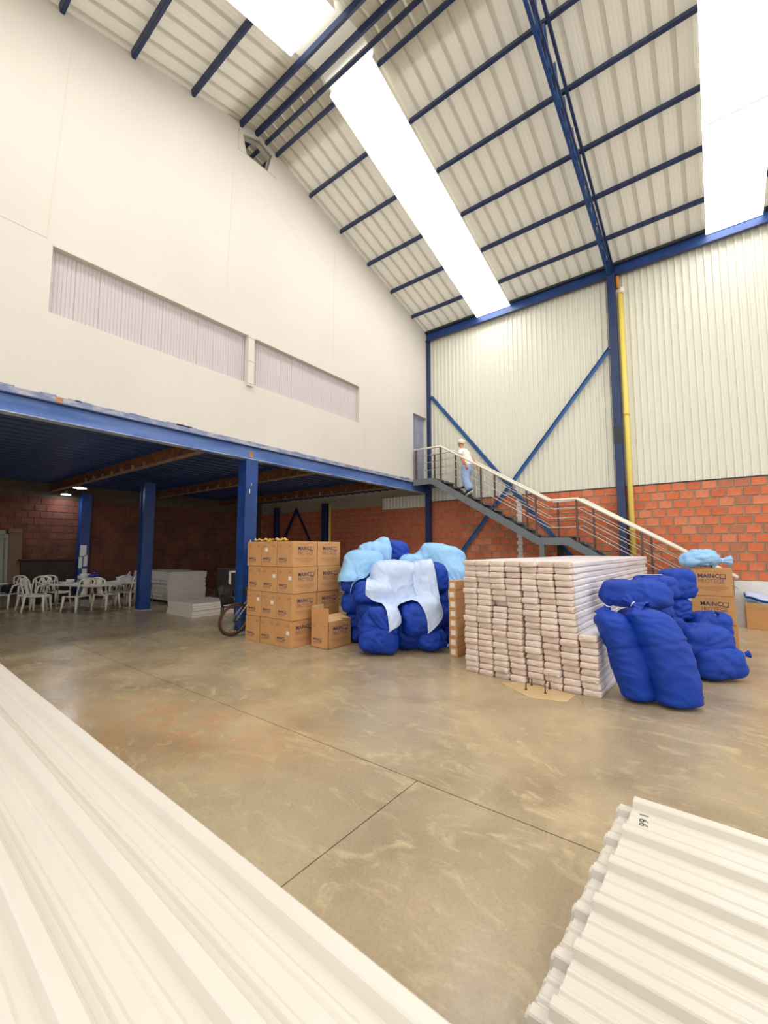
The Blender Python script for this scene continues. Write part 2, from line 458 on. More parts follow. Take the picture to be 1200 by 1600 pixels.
# wall under the mezzanine (brick darkened for shade) and front wall behind the camera
wm = tag(box('wall_far', (BX - .2, Y0, 0), (BX, RY + .2, 9.4), 'mortar_shaded'), kind='structure')
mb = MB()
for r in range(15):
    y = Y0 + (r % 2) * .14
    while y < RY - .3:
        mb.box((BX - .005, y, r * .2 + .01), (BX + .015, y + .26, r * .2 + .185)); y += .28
tag(mb.build('brick_rows', 'brick_shaded', wm), kind='stuff')
box('tie_beam', (BX, Y0, 3.01), (BX + .03, RY, 3.22), 'mortar_shaded', wm)
wf = tag(poly_wall('wall_front', [(BX, 0), (-9.5, 0), (-9.5, 3.0), (-5, 3.0), (-5, 5.5), (4.5, 5.5), (4.5, 0), (X1, 0), (X1, 8.2), (BX, 8.2)], [], 'y', Y0 - .15, .15, 'wall_sheet'), kind='structure')  # unseen wall; its low opening is added to bring daylight under the mezzanine

# ------------------------------------------------------------------ roof
ce = tag(link('ceiling', None), kind='structure')
strips = [(-10.4, -9.45), (-5.08, -4.1), (.26, 1.16), (5.6, 6.5)]
PT = .25
def roof_sheet_mesh(wd, y_hi, y_lo):
    n = max(1, round(wd / PT)); p = wd / n; pr = []
    for k in range(n):
        x = k * p
        pr += [(x, 0), (x + p * .22, 0), (x + p * .25, .006), (x + p * .28, 0), (x + p * .45, 0), (x + p * .48, .006), (x + p * .51, 0), (x + p * .70, 0), (x + p * .76, .05), (x + p * .92, .05), (x + p * .98, 0)]
    pr.append((wd, 0)); m = len(pr); mb = MB()
    mb.add([(x, y, roof_z(y) + d) for y in (y_hi, y_lo) for x, d in pr], [(i, i + 1, i + 1 + m, i + m) for i in range(m - 1)])
    mb.mi = [1 if max(pr[i][1], pr[i + 1][1]) > .02 else 0 for i in range(m - 1)]
    return mb.mesh('roof_sheet', ['roof_white', 'roof_rib'], False)
cache = {}
edges = [BX] + [v for s in strips for v in s] + [X1 + 1]
for i in range(0, len(edges), 2):
    a, b = edges[i], edges[i + 1]; n = max(1, round((b - a) / 1.0)); wd = (b - a) / n
    for k in range(n):
        for hi, lo in ((RIDGE_Y, RY + .5), (RIDGE_Y, Y0 - .5)):
            key = (round(wd, 3), lo)
            if key not in cache: cache[key] = roof_sheet_mesh(wd, hi, lo)
            o = link('roof_sheet', cache[key], ce); o.location = (a + k * wd, 0, 0)
# closing strips at the ridge over the skylight gaps
mb = MB()
for s in (1, -1):
    mb.add([(BX, RIDGE_Y, RIDGE_Z + .05), (X1 + 1, RIDGE_Y, RIDGE_Z + .05), (X1 + 1, RIDGE_Y + s * .75, RIDGE_Z + .05 - .75 * SL), (BX, RIDGE_Y + s * .75, RIDGE_Z + .05 - .75 * SL)], [(0, 1, 2, 3)])
mb.build('ridge_cap', 'roof_white', ce)
PB = [4.88, 5.14, 6.10, 7.10, 8.16, 9.18, 10.24]
PA = [4.62, 4.27, 3.31, 2.34, 1.42, .45, -.55, -1.55]
for y in PB + PA:
    sg = 1 if y > RIDGE_Y else -1
    for xa, xb in ((LX, X1 + 1), (BX, LX - .16)):
        mb = MB(); z = roof_z(y) - .012; a = math.atan(SL) * -sg
        M = Matrix.Translation((0, y, z)) @ Matrix.Rotation(a, 4, 'X')
        mb.box((xa, -.026, -.1), (xb, -.020, 0), M); mb.box((xa, -.026, -.006), (xb, .026, 0), M)
        mb.box((xa, -.026, -.1), (xb, .026, -.094), M); mb.box((xa, .020, -.1), (xb, .026, -.08), M)
        mb.build('purlin', 'navy_steel', ce)
# skylights: translucent sheets slung just under the purlins, two lapped panes a strip
wn = 3
for (a, b) in strips:
    for sg, ys in ((1, (4.98, 8.72, RY - .14)), (-1, (4.06, 1.4, Y0))):
        o = tag(link('window_%d' % wn, None), kind='structure'); wn += 1
        for k in range(2):
            ya, yb = ys[k], ys[k + 1] + sg * (.05 if k == 0 else 0)
            dz = -.128 - .012 * k
            MB().add([(a - .01, ya, roof_z(ya) + dz), (b + .01, ya, roof_z(ya) + dz), (b + .01, yb, roof_z(yb) + dz), (a - .01, yb, roof_z(yb) + dz)], [(0, 1, 2, 3)]).build('pane', 'skylight_fibreglass', o)
        mb = MB()
        for x in (a - .012, b + .012): mb.bar((x, ys[0], roof_z(ys[0]) - .07), (x, ys[2], roof_z(ys[2]) - .07), .004, .13)
        mb.build('flashing', 'roof_white', o)
        for k in (0,):
            MB().bar((a, ys[1], roof_z(ys[1]) - .15), (b, ys[1], roof_z(ys[1]) - .15), .02, .012).build('lap_strip', 'steel_grey', o)

# ------------------------------------------------------------------ steel frame
def truss(X, label):
    t = thing('roof_truss', label, 'truss', (X, 0, 0), group='lattice roof trusses')
    for sg, yend in ((1, RY - .16), (-1, Y0 + .1)):
        def top(y): return roof_z(y) - .18
        def bot(y):
            return roof_z(y) - .30 - .085 * abs(yend - y)
        y0 = RIDGE_Y
        for dx in (-.07, .07):
            MB().bar((dx, y0, top(y0)), (dx, yend, top(yend)), .045, .07).build('top_chord', 'navy_steel', t)
        ys = [y0 + (yend - y0) * k / 12 for k in range(13)]
        mb = MB()
        for k in range(12): mb.bar((-.03, ys[k], bot(ys[k])), (-.03, ys[k + 1], bot(ys[k + 1])), .05, .07)
        mb.build('bottom_chord', 'blue_steel', t)
        mb = MB()
        for k in range(12): mb.bar((.05, ys[k], bot(ys[k]) + .03), (.05, ys[k + 1], bot(ys[k + 1]) + .03), .03, .05)
        mb.build('bottom_chord', 'navy_steel', t)
        for k in range(12):
            ym = (ys[k] + ys[k + 1]) / 2
            MB().bar((0, ys[k], bot(ys[k])), (0, ym, top(ym)), .04, .04).build('lacing_bar', 'brace_blue', t)
            MB().bar((0, ym, top(ym)), (0, ys[k + 1], bot(ys[k + 1])), .04, .04).build('lacing_bar', 'brace_blue', t)
    return t
truss(-1.6, 'blue lattice roof truss meeting the tall column on the back wall')
def h_column(name, label, x, y, z0, z1, wx, wy, m, grp=None):
    t = thing(name, label, 'column', (x, y, z0), group=grp)
    h = z1 - z0
    MB().box((-wx / 2, -wy / 2, 0), (-wx / 2 + .015, wy / 2, h)).build('flange', m, t)
    MB().box((wx / 2 - .015, -wy / 2, 0), (wx / 2, wy / 2, h)).build('flange', m, t)
    MB().box((-wx / 2 + .015, -wy / 2 + .03, 0), (wx / 2 - .015, -wy / 2 + .042, h)).build('web', m, t)
    MB().box((-wx / 2 - .03, -wy / 2 - .03, 0), (wx / 2 + .03, wy / 2 + .03, .02)).build('base_plate', 'concrete', t)
    return t
def box_column(label, x, y, z0, z1, wx, wy, m, grp=None):
    t = thing('steel_column', label, 'column', (x, y, z0), group=grp)
    box('shaft', (-wx / 2, -wy / 2, 0), (wx / 2, wy / 2, z1 - z0), m, t, .008)
    box('base_plate', (-wx / 2 - .04, -wy / 2 - .04, 0), (wx / 2 + .04, wy / 2 + .04, .015), 'concrete', t)
    return t
t = box_column('tall navy steel column on the back wall beside the yellow pipe', -1.6, RY - .12, 0, 8.12, .17, .16, 'navy_steel')
box('splice_plate', (-.09, -.085, 3.95), (.09, -.08, 4.35), 'eave_dark', t)
box_column('narrow blue steel column in the corner behind the stair landing', LX + .06, RY - .1, 0, 8.1, .09, .1, 'navy_steel')
box_column('dark column on the brick wall under the mezzanine', -11.3, RY - .12, 0, 3.2, .2, .16, 'navy_steel')
box_column('dark column near the far corner under the mezzanine', -14.1, RY - .12, 0, 3.2, .2, .16, 'navy_steel')
# eave beam
t = thing('eave_beam', 'blue channel beam along the eave of the back wall', 'beam', (0, RY - .1, 8.06))
box('web', (LX, -.02, 0), (X1, 0, .24), 'blue_steel', t)
box('lower_flange', (LX, -.08, -.012), (X1, 0, 0), 'navy_steel', t)
box('upper_flange', (LX, -.1, .24), (X1, .02, .30), 'eave_dark', t)
# wall bracing
def brace(p, q, label, m='brace_blue', yy=RY - .05):
    o = thing('wall_brace', label, 'brace', (0, yy, 0), group='diagonal wall braces')
    MB().bar((p[0], 0, p[1]), (q[0], 0, q[1]), .012, .11, up=(0, 0, 1)).build('leg_plate', m, o)
    MB().bar((p[0], -.02, p[1] + .05), (q[0], -.02, q[1] + .05), .05, .008, up=(0, 0, 1)).build('flange', m, o)
brace((LX + .13, 6.25), (-2.5, 1.0), 'blue diagonal brace falling from the corner column behind the stairs', yy=RY - .055)
brace((-1.7, 6.30), (-6.4, .6), 'blue diagonal brace falling left from the tall column by the yellow pipe', yy=RY - .115)
brace((-13.0, 3.1), (-11.5, .8), 'dark diagonal brace under the mezzanine falling towards the yellow pipe', 'navy_steel')
brace((-12.9, 3.1), (-14.3, .8), 'dark diagonal brace under the mezzanine falling away from the yellow pipe', 'navy_steel', RY - .1)
# pipes
t = thing('downpipe', 'yellow downpipe running up beside the tall column', 'pipe', (-1.42, RY - .11, 0))
MB().tube([(0, 0, .02), (0, 0, 7.62)], .06, 14).build('pipe', 'pipe_yellow', t)
for z in (1.9, 4.6): MB().tube([(0, 0, z), (0, 0, z + .1)], .068, 14).build('coupling', 'pipe_yellow', t)
MB().tube([(-.05, .03, 7.75), (-.05, .03, 8.1), (-.08, .03, 8.3)], .04, 10).build('rusty_outlet', 'pipe_orange', t)
MB().tube([(.02, -.03, 7.58), (.06, -.05, 7.70)], [.06, .04], 12).build('pipe_mouth', 'plastic_white', t)
t = thing('downpipe', 'yellow pipe on the brick wall under the mezzanine', 'pipe', (-11.08, RY - .08, 0))
MB().tube([(0, 0, 0), (0, 0, 3.15)], .05, 12).build('pipe', 'pipe_yellow', t)
MB().tube([(0, 0, 1.5), (0, 0, 1.58)], .057, 12).build('coupling', 'pipe_yellow', t)

# ------------------------------------------------------------------ mezzanine
t = thing('edge_beam', 'long blue edge beam carrying the white wall above the mezzanine opening', 'beam', (LX, 0, 3.2))
YE = RY - .05
box('web', (-.05, Y0, .012), (-.02, YE, .24), 'beam_blue', t)
box('lower_flange', (-.14, Y0, 0), (.02, YE, .014), 'worn_blue', t)
box('upper_flange', (-.14, Y0, .235), (.045, YE, .25), 'navy_steel', t)
box('slab_edge_angle', (-.02, Y0, .25), (.02, YE, .335), 'slab_edge', t)
for y in (1.9 * .9, 4.74, 7.4):
    box('weld_patch', (-.021, y - .04, .05 if y == 4.74 else .26), (.022 if y != 4.74 else -.015, y + .04, .16 if y == 4.74 else .33), 'rust_spot', t)
for k in range(40):
    y = rng.uniform(Y0, YE); box('spatter', (.019, y, .33), (.022, y + rng.uniform(.05, .3), .34 + rng.uniform(0, .012)), 'slab_edge', t) if k < 24 else None
dk = tag(link('ceiling_mezzanine', None), kind='structure')
DP = .305
pr = []
n = int((LX - .02 - BX) / DP)
dmb = MB(); pr = [(0, 0), (.11, 0), (.15, .055), (.265, .055), (.305, 0)]
dmb.add([(x, y, z) for y in (Y0, YE) for x, z in pr], [(i, i + 1, i + 1 + 5, i + 5) for i in range(4)])
dme = dmb.mesh('deck_panel', 'deck_blue', False)
for k in range(n + 1):
    o = link('deck_panel', dme, dk); o.location = (LX - .14 - (k + 1) * DP, 0, 3.43)
box('slab', (BX, Y0, 3.49), (LX - .02, YE, 3.53), 'concrete', dk)
names = {-1.6: 'nearest the left edge of the photo', 1.0: 'left of the lamps', 3.78: 'running to the lamps', 6.42: 'behind the front blue column', 9.2: 'closest to the back wall'}
for y, nm in names.items():
    t = thing('cross_beam', 'rusty steel cross beam under the mezzanine, ' + nm, 'beam', (0, y, 3.18), group='mezzanine cross beams')
    box('web', (BX, -.006, .012), (LX - .12, .006, .24), 'rust_steel', t)
    box('lower_flange', (BX, -.06, 0), (LX - .12, .06, .012), 'flange_lit', t)
    for k in range(10):
        x = LX - .6 - k * .55; box('stiffener', (x, -.05, .012), (x + .03, -.006, .1), 'flange_lit', t)
def mez_col(label, x, y, wx=.24, wy=.26):
    t = h_column('mezzanine_column', label, x, y, 0, 3.19, wx, wy, 'blue_steel', 'blue mezzanine columns')
    return t
mc = mez_col('worn blue steel column at the mezzanine edge behind the printed cartons', LX - .1, 4.74)
for z, h in ((2.55, .08), (2.7, .05), (1.62, .06), (1.5, .07)):
    y_ = rng.uniform(-.06, .03); box('paint_chip', (.12, y_, z), (.1215, y_ + rng.uniform(.012, .03), z + h), 'plinth', mc)
mez_col('blue steel column standing between the white chairs and the panel stack', -11.35, 4.82)
m3 = mez_col('blue steel column with pale paper patches near the far brick wall', -15.0, 4.58)
for z, a, b in ((1.3, -.1, .06), (.95, -.12, -.03), (1.0, 0, .1), (.6, -.02, .1), (.4, -.12, .02)):
    box('paper_patch', (.12, a, z), (.1225, b, z + .33), 'paper_label', m3)
# ceiling lamps
def lamp(label, p, r, power):
    t = thing('ceiling_lamp', label, 'lamp', p, group='mezzanine ceiling lamps')
    MB().lathe([(0, .12), (.03, .12), (.04, .05), (r, .03), (r, 0), (r * .9, 0)]).build('housing', 'plastic_white', t)
    MB().lathe([(0, -.01), (r * .6, -.008), (r * .9, .002)]).build('diffuser', 'lamp_led', t)
    MB().tube([(0, 0, .12), (0, 0, .3)], .006, 6).build('hanger', 'eave_dark', t)
lamp('lit round ceiling lamp under the mezzanine, nearer and brighter of two', (-13.2, 3.88, 3.12), .16, 20)
lamp('lit round ceiling lamp under the mezzanine, smaller one farther back', (-14.9, 4.05, 3.1), .13, 20)

# ------------------------------------------------------------------ staircase
YO, YI = 10.2, 10.88
st = thing('staircase', 'grey steel staircase with railings climbing to the mezzanine door', 'staircase', (0, 0, 0))
box('platform', (LX + .02, YO + .05, 3.44), (-6.12, RY - .05, 3.52), 'stair_grey', st)
path = [(LX + .02, 3.52), (-6.15, 3.52), (-3.24, 1.78), (-2.57, 1.77), (.2, .03)]
def off_poly(pts, d):
    """band of depth d hung below a polyline"""
    out = []
    for i, p in enumerate(pts):
        a = pts[max(i - 1, 0)]; b = pts[min(i + 1, len(pts) - 1)]
        def nrm(u, v): L = math.hypot(v[0] - u[0], v[1] - u[1]); return ((v[1] - u[1]) / L, -(v[0] - u[0]) / L)
        n1 = nrm(a, p) if i > 0 else nrm(p, b); n2 = nrm(p, b) if i < len(pts) - 1 else n1
        m = (n1[0] + n2[0], n1[1] + n2[1]); L = math.hypot(*m); m = (m[0] / L, m[1] / L)
        k = d / max(.3, m[0] * n1[0] + m[1] * n1[1]); out.append((p[0] + m[0] * k, p[1] + m[1] * k))
    return out
for y in (YO, YI):
    mb = MB(); lo = off_poly(path, .17); n = len(path)
    for i in range(n - 1):
        q = [path[i], path[i + 1], lo[i + 1], lo[i]]
        q = [(a, max(b, .0)) for a, b in q]
        mb.prism(q, 'y', y, y + .05)
    mb.build('stringer', 'stair_grey', st)
for x0, z0, run, rise in ((-6.15, 3.52, .291, .174), (-2.57, 1.77, .277, .174)):
    for k in range(10 if z0 > 3 else 9):
        zz = z0 - (k + 1) * rise + .065
        tr = box('tread', (x0 + k * run - .0, YO + .06, zz - .045), (x0 + (k + 1) * run + .03, YI - .01, zz), 'stair_tread', st)
        box('nosing', (x0 + (k + 1) * run + .012, YO + .06, zz - .046), (x0 + (k + 1) * run + .032, YI - .01, zz + .002), 'stair_grey', tr)
box('landing', (-3.28, YO + .05, 1.70), (-2.5, YI + .03, 1.79), 'stair_tread', st)
box('support_post', (-3.24, YO - .01, 0), (-3.13, YO + .08, 1.64), 'stair_grey', st)
box('support_post', (-3.0, YI - .1, 0), (-2.88, YI, 1.68), 'stair_tread', st)
box('support_post', (LX + .1, YI - .14, 0), (LX + .2, YI - .04, 3.44), 'navy_steel', st)
hr = {YO: [(LX + .05, 4.40), (-5.9, 4.39), (-3.01, 2.65), (-2.39, 2.65), (.34, .98)], YI: [(LX + .2, 4.36), (-5.85, 4.38), (-3.06, 2.68), (-2.4, 2.7), (.3, 1.0)]}
def zat(pts, x):
    for a, b in zip(pts, pts[1:]):
        if a[0] <= x <= b[0]: return a[1] + (b[1] - a[1]) * (x - a[0]) / (b[0] - a[0])
    return pts[0][1] if x < pts[0][0] else pts[-1][1]
for y, pxs in ((YO, (-6.72, -5.9, -4.7, -3.3, -2.39, -1.15, .26)), (YI, (-6.5, on_y(712, 730, 10.9).x, on_y(773, 770, 10.9).x, -3.75, -2.98, -2.18, -1.05, .2))):
    pts = hr[y]; yy = y + .025
    rl = MB().tube([(a, yy, b) for a, b in pts], .03, 10).build('railing', 'handrail', st)
    if y == YO: MB().tube([(a, yy + .12, b + .02) for a, b in pts[2:]], .022, 8).build('grab_rail', 'handrail', rl)
    for d in (.2, .42, .64):
        MB().tube([(a, yy, b - d) for a, b in pts], .0085, 6).build('rail_bar', 'rail_steel', rl)
    for x in pxs:
        zt = zat(pts, x); zb = zat(path, x) if x < .2 else 0
        MB().box((x - .02, yy - .02, max(zb - .06, 0)), (x + .02, yy + .02, zt - .02)).build('rail_post', 'rail_post' if x < .1 else 'stair_grey', rl)

# ------------------------------------------------------------------ person on the stairs
def skin_mesh(name, verts, edges, m, parent, root=0, sub=2, smooth=True):
    me = bpy.data.meshes.new(name); me.from_pydata([v[0] for v in verts], edges, []); me.materials.append(MATS[m])
    o = link(name, me, parent)
    s = o.modifiers.new('skin', 'SKIN'); s.use_smooth_shade = True
    if not me.skin_vertices:
        bm = bmesh.new(); bm.from_mesh(me); bm.verts.layers.skin.verify(); bm.to_mesh(me); bm.free()
    for i, v in enumerate(verts):
        r = v[1]; me.skin_vertices[0].data[i].radius = r if isinstance(r, tuple) else (r, r)
        me.skin_vertices[0].data[i].use_root = (i == root)
    u = o.modifiers.new('subsurf', 'SUBSURF'); u.levels = sub; u.render_levels = sub
    return o
def build_person():
    t = thing('person', 'person in white cap, white shirt and light blue trousers climbing the stairs', 'person', (-5.28, 10.6, 3.0), R(172))
    V = [((0, 0, .80), (.12, .15)), ((.03, 0, .98), (.11, .14)), ((.09, 0, 1.18), (.11, .16)), ((.13, 0, 1.29), (.06, .07)), ((.16, 0, 1.355), .05),
         ((.185, 0, 1.43), (.085, .075)), ((.19, 0, 1.51), (.09, .078)), ((.185, 0, 1.56), (.05, .045)),
         ((.10, .15, 1.245), .06), ((.03, .21, 1.02), .043), ((-.09, .2, .83), .033), ((-.12, .195, .77), (.036, .022)),
         ((.10, -.15, 1.245), .06), ((-.02, -.24, 1.04), .043), ((-.16, -.23, .87), .033), ((-.19, -.225, .81), (.036, .022)),
         ((-.01, .085, .74), .09), ((.0, .09, .43), .06), ((-.16, .09, .12), .042),
         ((.02, -.085, .74), .09), ((.15, -.09, .53), .06), ((.07, -.09, .26), .042)]
    Ed = [(0, 1), (1, 2), (2, 3), (3, 4), (4, 5), (5, 6), (6, 7), (2, 8), (8, 9), (9, 10), (10, 11), (2, 12), (12, 13), (13, 14), (14, 15), (0, 16), (16, 17), (17, 18), (0, 19), (19, 20), (20, 21)]
    # fingers and thumbs
    for base, s in ((11, 1), (15, -1)):
        bx, by, bz = V[base][0]
        for k, (dx, ln) in enumerate(((-.024, .055), (-.008, .066), (.008, .07), (.024, .062))):
            i = len(V); V.append(((bx + dx - .01, by, bz - .035), .0095)); V.append(((bx + dx - .005, by - s * .008, bz - .035 - ln * .55), .0085)); V.append(((bx + dx + .006, by - s * .02, bz - .035 - ln), .0075))
            Ed += [(base, i), (i, i + 1), (i + 1, i + 2)]
        i = len(V); V.append(((bx + .034, by - s * .01, bz - .012), .010)); V.append(((bx + .05, by - s * .018, bz - .045), .0085)); Ed += [(base, i), (i, i + 1)]
    body = skin_mesh('body', V, Ed, 'skin', t, 0, 2)
    # face: nose, eyes, mouth, ears
    MB().tube([(.262, 0, 1.475), (.285, 0, 1.445), (.268, 0, 1.437)], [.008, .013, .008], 8).build('nose', 'skin', t)
    for s in (-1, 1):
        MB().lathe([(0, .008), (.007, .004), (.009, 0), (.007, -.004), (0, -.008)], 10, Matrix.Translation((.262, s * .03, 1.482))).build('eye', 'shoe_dark', t)
        MB().tube([(.18, s * .078, 1.49), (.172, s * .09, 1.475), (.178, s * .082, 1.445)], [.01, .014, .008], 8).build('ear', 'skin', t)
    MB().tube([(.262, -.022, 1.405), (.268, 0, 1.403), (.262, .022, 1.405)], .005, 6).build('mouth', 'brick_3', t)
    # shirt: torso and short sleeves
    S = [((-.01, 0, .80), (.165, .185)), ((.03, 0, .98), (.145, .17)), ((.09, 0, 1.18), (.135, .175)), ((.125, 0, 1.275), (.08, .1)),
         ((.10, .16, 1.235), .075), ((.055, .2, 1.1), .066), ((.10, -.16, 1.235), .075), ((.03, -.215, 1.12), .066)]
    skin_mesh('shirt', S, [(0, 1), (1, 2), (2, 3), (2, 4), (4, 5), (2, 6), (6, 7)], 'shirt_white', t, 1, 2)
    T = [((-.005, 0, .87), (.135, .16)), ((0, 0, .78), (.15, .17)), ((-.01, .09, .68), .135), ((-.01, .1, .43), .12), ((-.13, .1, .17), .12), ((-.155, .1, .10), .118),
         ((.02, -.09, .68), .135), ((.13, -.1, .52), .12), ((.08, -.1, .32), .115), ((.07, -.1, .25), .112)]
    skin_mesh('trousers', T, [(0, 1), (1, 2), (2, 3), (3, 4), (4, 5), (1, 6), (6, 7), (7, 8), (8, 9)], 'trouser_blue', t, 1, 2)
    # cap
    M = Matrix.Translation((.175, 0, 1.51)) @ Matrix.Rotation(R(-18), 4, 'Y')
    MB().lathe([(.105, -.015), (.112, .0), (.108, .035), (.085, .075), (.045, .098), (0, .105)], 20, M).build('cap', 'cap_white', t)
    MB().lathe([(.1, -.022), (.112, -.02), (.112, -.006), (.104, -.004)], 20, M).build('cap_band', 'plastic_white', t)
    for (x, y, z, p) in ((-.17, .095, .045, 28), (.09, -.095, .185, 0)):
        M = Matrix.Translation((x, y, z)) @ Matrix.Rotation(R(p), 4, 'Y')
        mb = MB(); n = 16
        ring = [(.05 + .13 * math.cos(2 * math.pi * k / n) + (.02 if math.cos(2 * math.pi * k / n) > 0 else 0), (.048 if math.cos(2 * math.pi * k / n) > 0 else .038) * math.sin(2 * math.pi * k / n)) for k in range(n)]
        def lay(s, z): return [M @ Vector((.05 + (a - .05) * s, b * s, z)) for a, b in ring]
        L1, L2, L3, L4 = lay(1, .012), lay(.97, .05), lay(.7, .085), lay(.4, .1)
        mb.add(L1 + L2 + L3 + L4, [(i * n + k, i * n + (k + 1) % n, (i + 1) * n + (k + 1) % n, (i + 1) * n + k) for i in range(3) for k in range(n)] + [tuple(range(3 * n, 4 * n))], True)
        sh = mb.build('shoe', 'shoe_dark', t)
        mb = MB(); A, B = lay(1.05, -.012), lay(1.05, .016)
        mb.add(A + B, [(k, (k + 1) % n, n + (k + 1) % n, n + k) for k in range(n)] + [tuple(range(n)), tuple(range(n, 2 * n))]); mb.build('sole', 'shoe_sole', sh)
build_person()

# ------------------------------------------------------------------ printed cartons
CW, CD, CHt = .379, .510, .404
def print_big():
    mb = MB()  # local plane: u to the right, v up, placed on +X face (u along +Y)
    M = Matrix(((0, 0, 1, 0), (1, 0, 0, 0), (0, 1, 0, 0), (0, 0, 0, 1)))
    def T(u, v): return Matrix.Translation((CW / 2 + .0012, u, v)) @ M
    mb.cur = 0; text_mesh(mb, 'MAINC', .085, T(-.155, .265), .0018, .255)
    x0, y0, s = .108, .252, .07
    for a, b, c, d in ((x0, y0, x0 + s, y0 + .014), (x0, y0, x0 + .009, y0 + s), (x0 + s - .009, y0, x0 + s, y0 + s), (x0, y0 + s - .007, x0 + s, y0 + s)):
        mb.add([T(0, 0) @ Vector(p) for p in ((a, b, 0), (c, b, 0), (c, d, 0), (a, d, 0))], [(0, 1, 2, 3)])
    mb.cur = 1; text_mesh(mb, 'PROTEGE', .085, T(-.155, .187), 0, .315)
    mb.cur = 2
    for k in range(4):   # handling symbols over the name
        u = -.095 + k * .045; 
        for a, b, c, d in ((u, .345, u + .004, .378), (u + .018, .345, u + .022, .378), (u, .345, u + .022, .349), (u + .004, .36, u + .018, .365)):
            mb.add([T(0, 0) @ Vector(p) for p in ((a, b, 0), (c, b, 0), (c, d, 0), (a, d, 0))], [(0, 1, 2, 3)])
    for r, (a, b) in enumerate(((-.2, .2), (-.17, .19), (-.09, .1))):   # small print lines
        u = a
        while u < b:
            l = rng.uniform(.012, .04); v = .128 - r * .024
            mb.add([T(0, 0) @ Vector(p) for p in ((u, v, 0), (min(u + l, b), v, 0), (min(u + l, b), v + .009, 0), (u, v + .009, 0))], [(0, 1, 2, 3)]); u += l + .007
    return mb.mesh('print', ['print_blue', 'print_thin', 'print_faint'], False)
def print_small():
    mb = MB()
    M = Matrix(((1, 0, 0, 0), (0, 0, -1, 0), (0, 1, 0, 0), (0, 0, 0, 1)))
    def T(u, v): return Matrix.Translation((u, -CD / 2 - .0012, v)) @ M
    mb.cur = 0; text_mesh(mb, 'MAINC', .05, T(-.14, .11), .001, .15)
    for a, b, c, d in ((.016, .1, .056, .109), (.016, .1, .022, .144), (.05, .1, .056, .144), (.016, .139, .056, .144)):
        mb.add([T(0, 0) @ Vector(p) for p in ((a, b, 0), (c, b, 0), (c, d, 0), (a, d, 0))], [(0, 1, 2, 3)])
    mb.cur = 1; text_mesh(mb, 'PROTEGE', .045, T(-.14, .066), 0, .18)
    mb.cur = 2
    for u0 in (-.15, .08):
        for k in range(3):
            u = u0 + k * .026
            for a, b, c, d in ((u, .315, u + .004, .345), (u + .012, .315, u + .016, .345), (u, .328, u + .016, .333)):
                mb.add([T(0, 0) @ Vector(p) for p in ((a, b, 0), (c, b, 0), (c, d, 0), (a, d, 0))], [(0, 1, 2, 3)])
    return mb.mesh('print', ['print_blue', 'print_thin', 'print_faint'], False)
PB_ME, PS_ME = print_big(), print_small()
cb = MB().box((-CW / 2, -CD / 2, 0), (CW / 2, CD / 2, CHt)); CB_ME = cb.mesh('body', 'carton')
LB_ME = MB().box((-.035, -CD / 2 - .002, -.028), (.035, -CD / 2 - .0005, .028)).mesh('paper_label', 'paper_label')
TP_ME = MB().box((-CW / 2 + .002, -.002, CHt - .001), (CW / 2 - .002, .002, CHt + .0008)).mesh('flap_seam', 'print_faint')
def carton(label, loc, rz=0, lab=None, grp=None):
    t = thing('carton', label, 'carton', loc, rz, grp)
    b = link('body', CB_ME, t); bv = b.modifiers.new('bevel', 'BEVEL'); bv.width = .006; bv.segments = 2
    link('print', PB_ME, t); link('print', PS_ME, t); link('flap_seam', TP_ME, t)
    if lab: o = link('paper_label', LB_ME, t); o.location = (lab[0], 0, lab[1])
    return t
labs = {(0, 3): None, (1, 3): (-.06, .27), (2, 3): None, (0, 2): None, (1, 2): (.12, .26), (2, 2): (.12, .24), (0, 1): (.12, .28), (1, 1): (.09, .25), (2, 1): None, (2, 0): (.12, .22)}
CX, CY = -5.13, 4.34
lay = ['bottom layer', 'second layer up', 'third layer up', 'top layer']
colw = ['left column', 'middle column', 'right corner column']
for k in range(4):
    for c in range(3):
        for r in range(2):
            ins = (-.02, .0, .012, -.012)[k]
            carton('brown printed carton in the tall stack, %s, %s, %s row' % (lay[k], colw[c], ['front', 'rear'][r]),
                   (CX - CW / 2 - (2 - c) * (CW + .011) + ins + rng.uniform(-.004, .004) + (.012 * max(0, k - 1) if c == 2 and r else 0), CY + CD / 2 + r * (CD + .016) + rng.uniform(-.006, .006), k * (CHt + .0045)),
                   rng.uniform(-.008, .008), labs.get((c, k)) if r == 0 else None, 'cartons in the tall stack')
# loose open carton
t = thing('carton', 'loose printed carton with raised flaps on the floor before the tall stack', 'carton', (-4.84, 4.90, 0), 0)
mb = MB()
for a, b in (((-CW / 2, -CD / 2, 0), (CW / 2, CD / 2, .006)), ((-CW / 2, -CD / 2, 0), (CW / 2, -CD / 2 + .006, CHt)), ((-CW / 2, CD / 2 - .006, 0), (CW / 2, CD / 2, CHt)), ((-CW / 2, -CD / 2, 0), (-CW / 2 + .006, CD / 2, CHt)), ((CW / 2 - .006, -CD / 2, 0), (CW / 2, CD / 2, CHt))): mb.box(a, b)
mb.build('body', 'carton', t)
link('print', PB_ME, t); link('print', PS_ME, t)
box('flap', (-CW / 2, -CD / 2, CHt), (CW / 2, -CD / 2 + .005, CHt + .2), 'carton', t)
box('flap', (-CW / 2, -CD / 2 + .02, CHt), (-CW / 2 + .005, CD / 2 - .25, CHt + .22), 'carton_inside', t)
M = Matrix.Translation((CW / 2, 0, CHt)) @ Matrix.Rotation(R(16), 4, 'Y')
box('flap', (-CW * .62, -CD / 2 + .008, 0), (0, CD / 2 + .02, .005), 'carton_inside', t, 0, M)
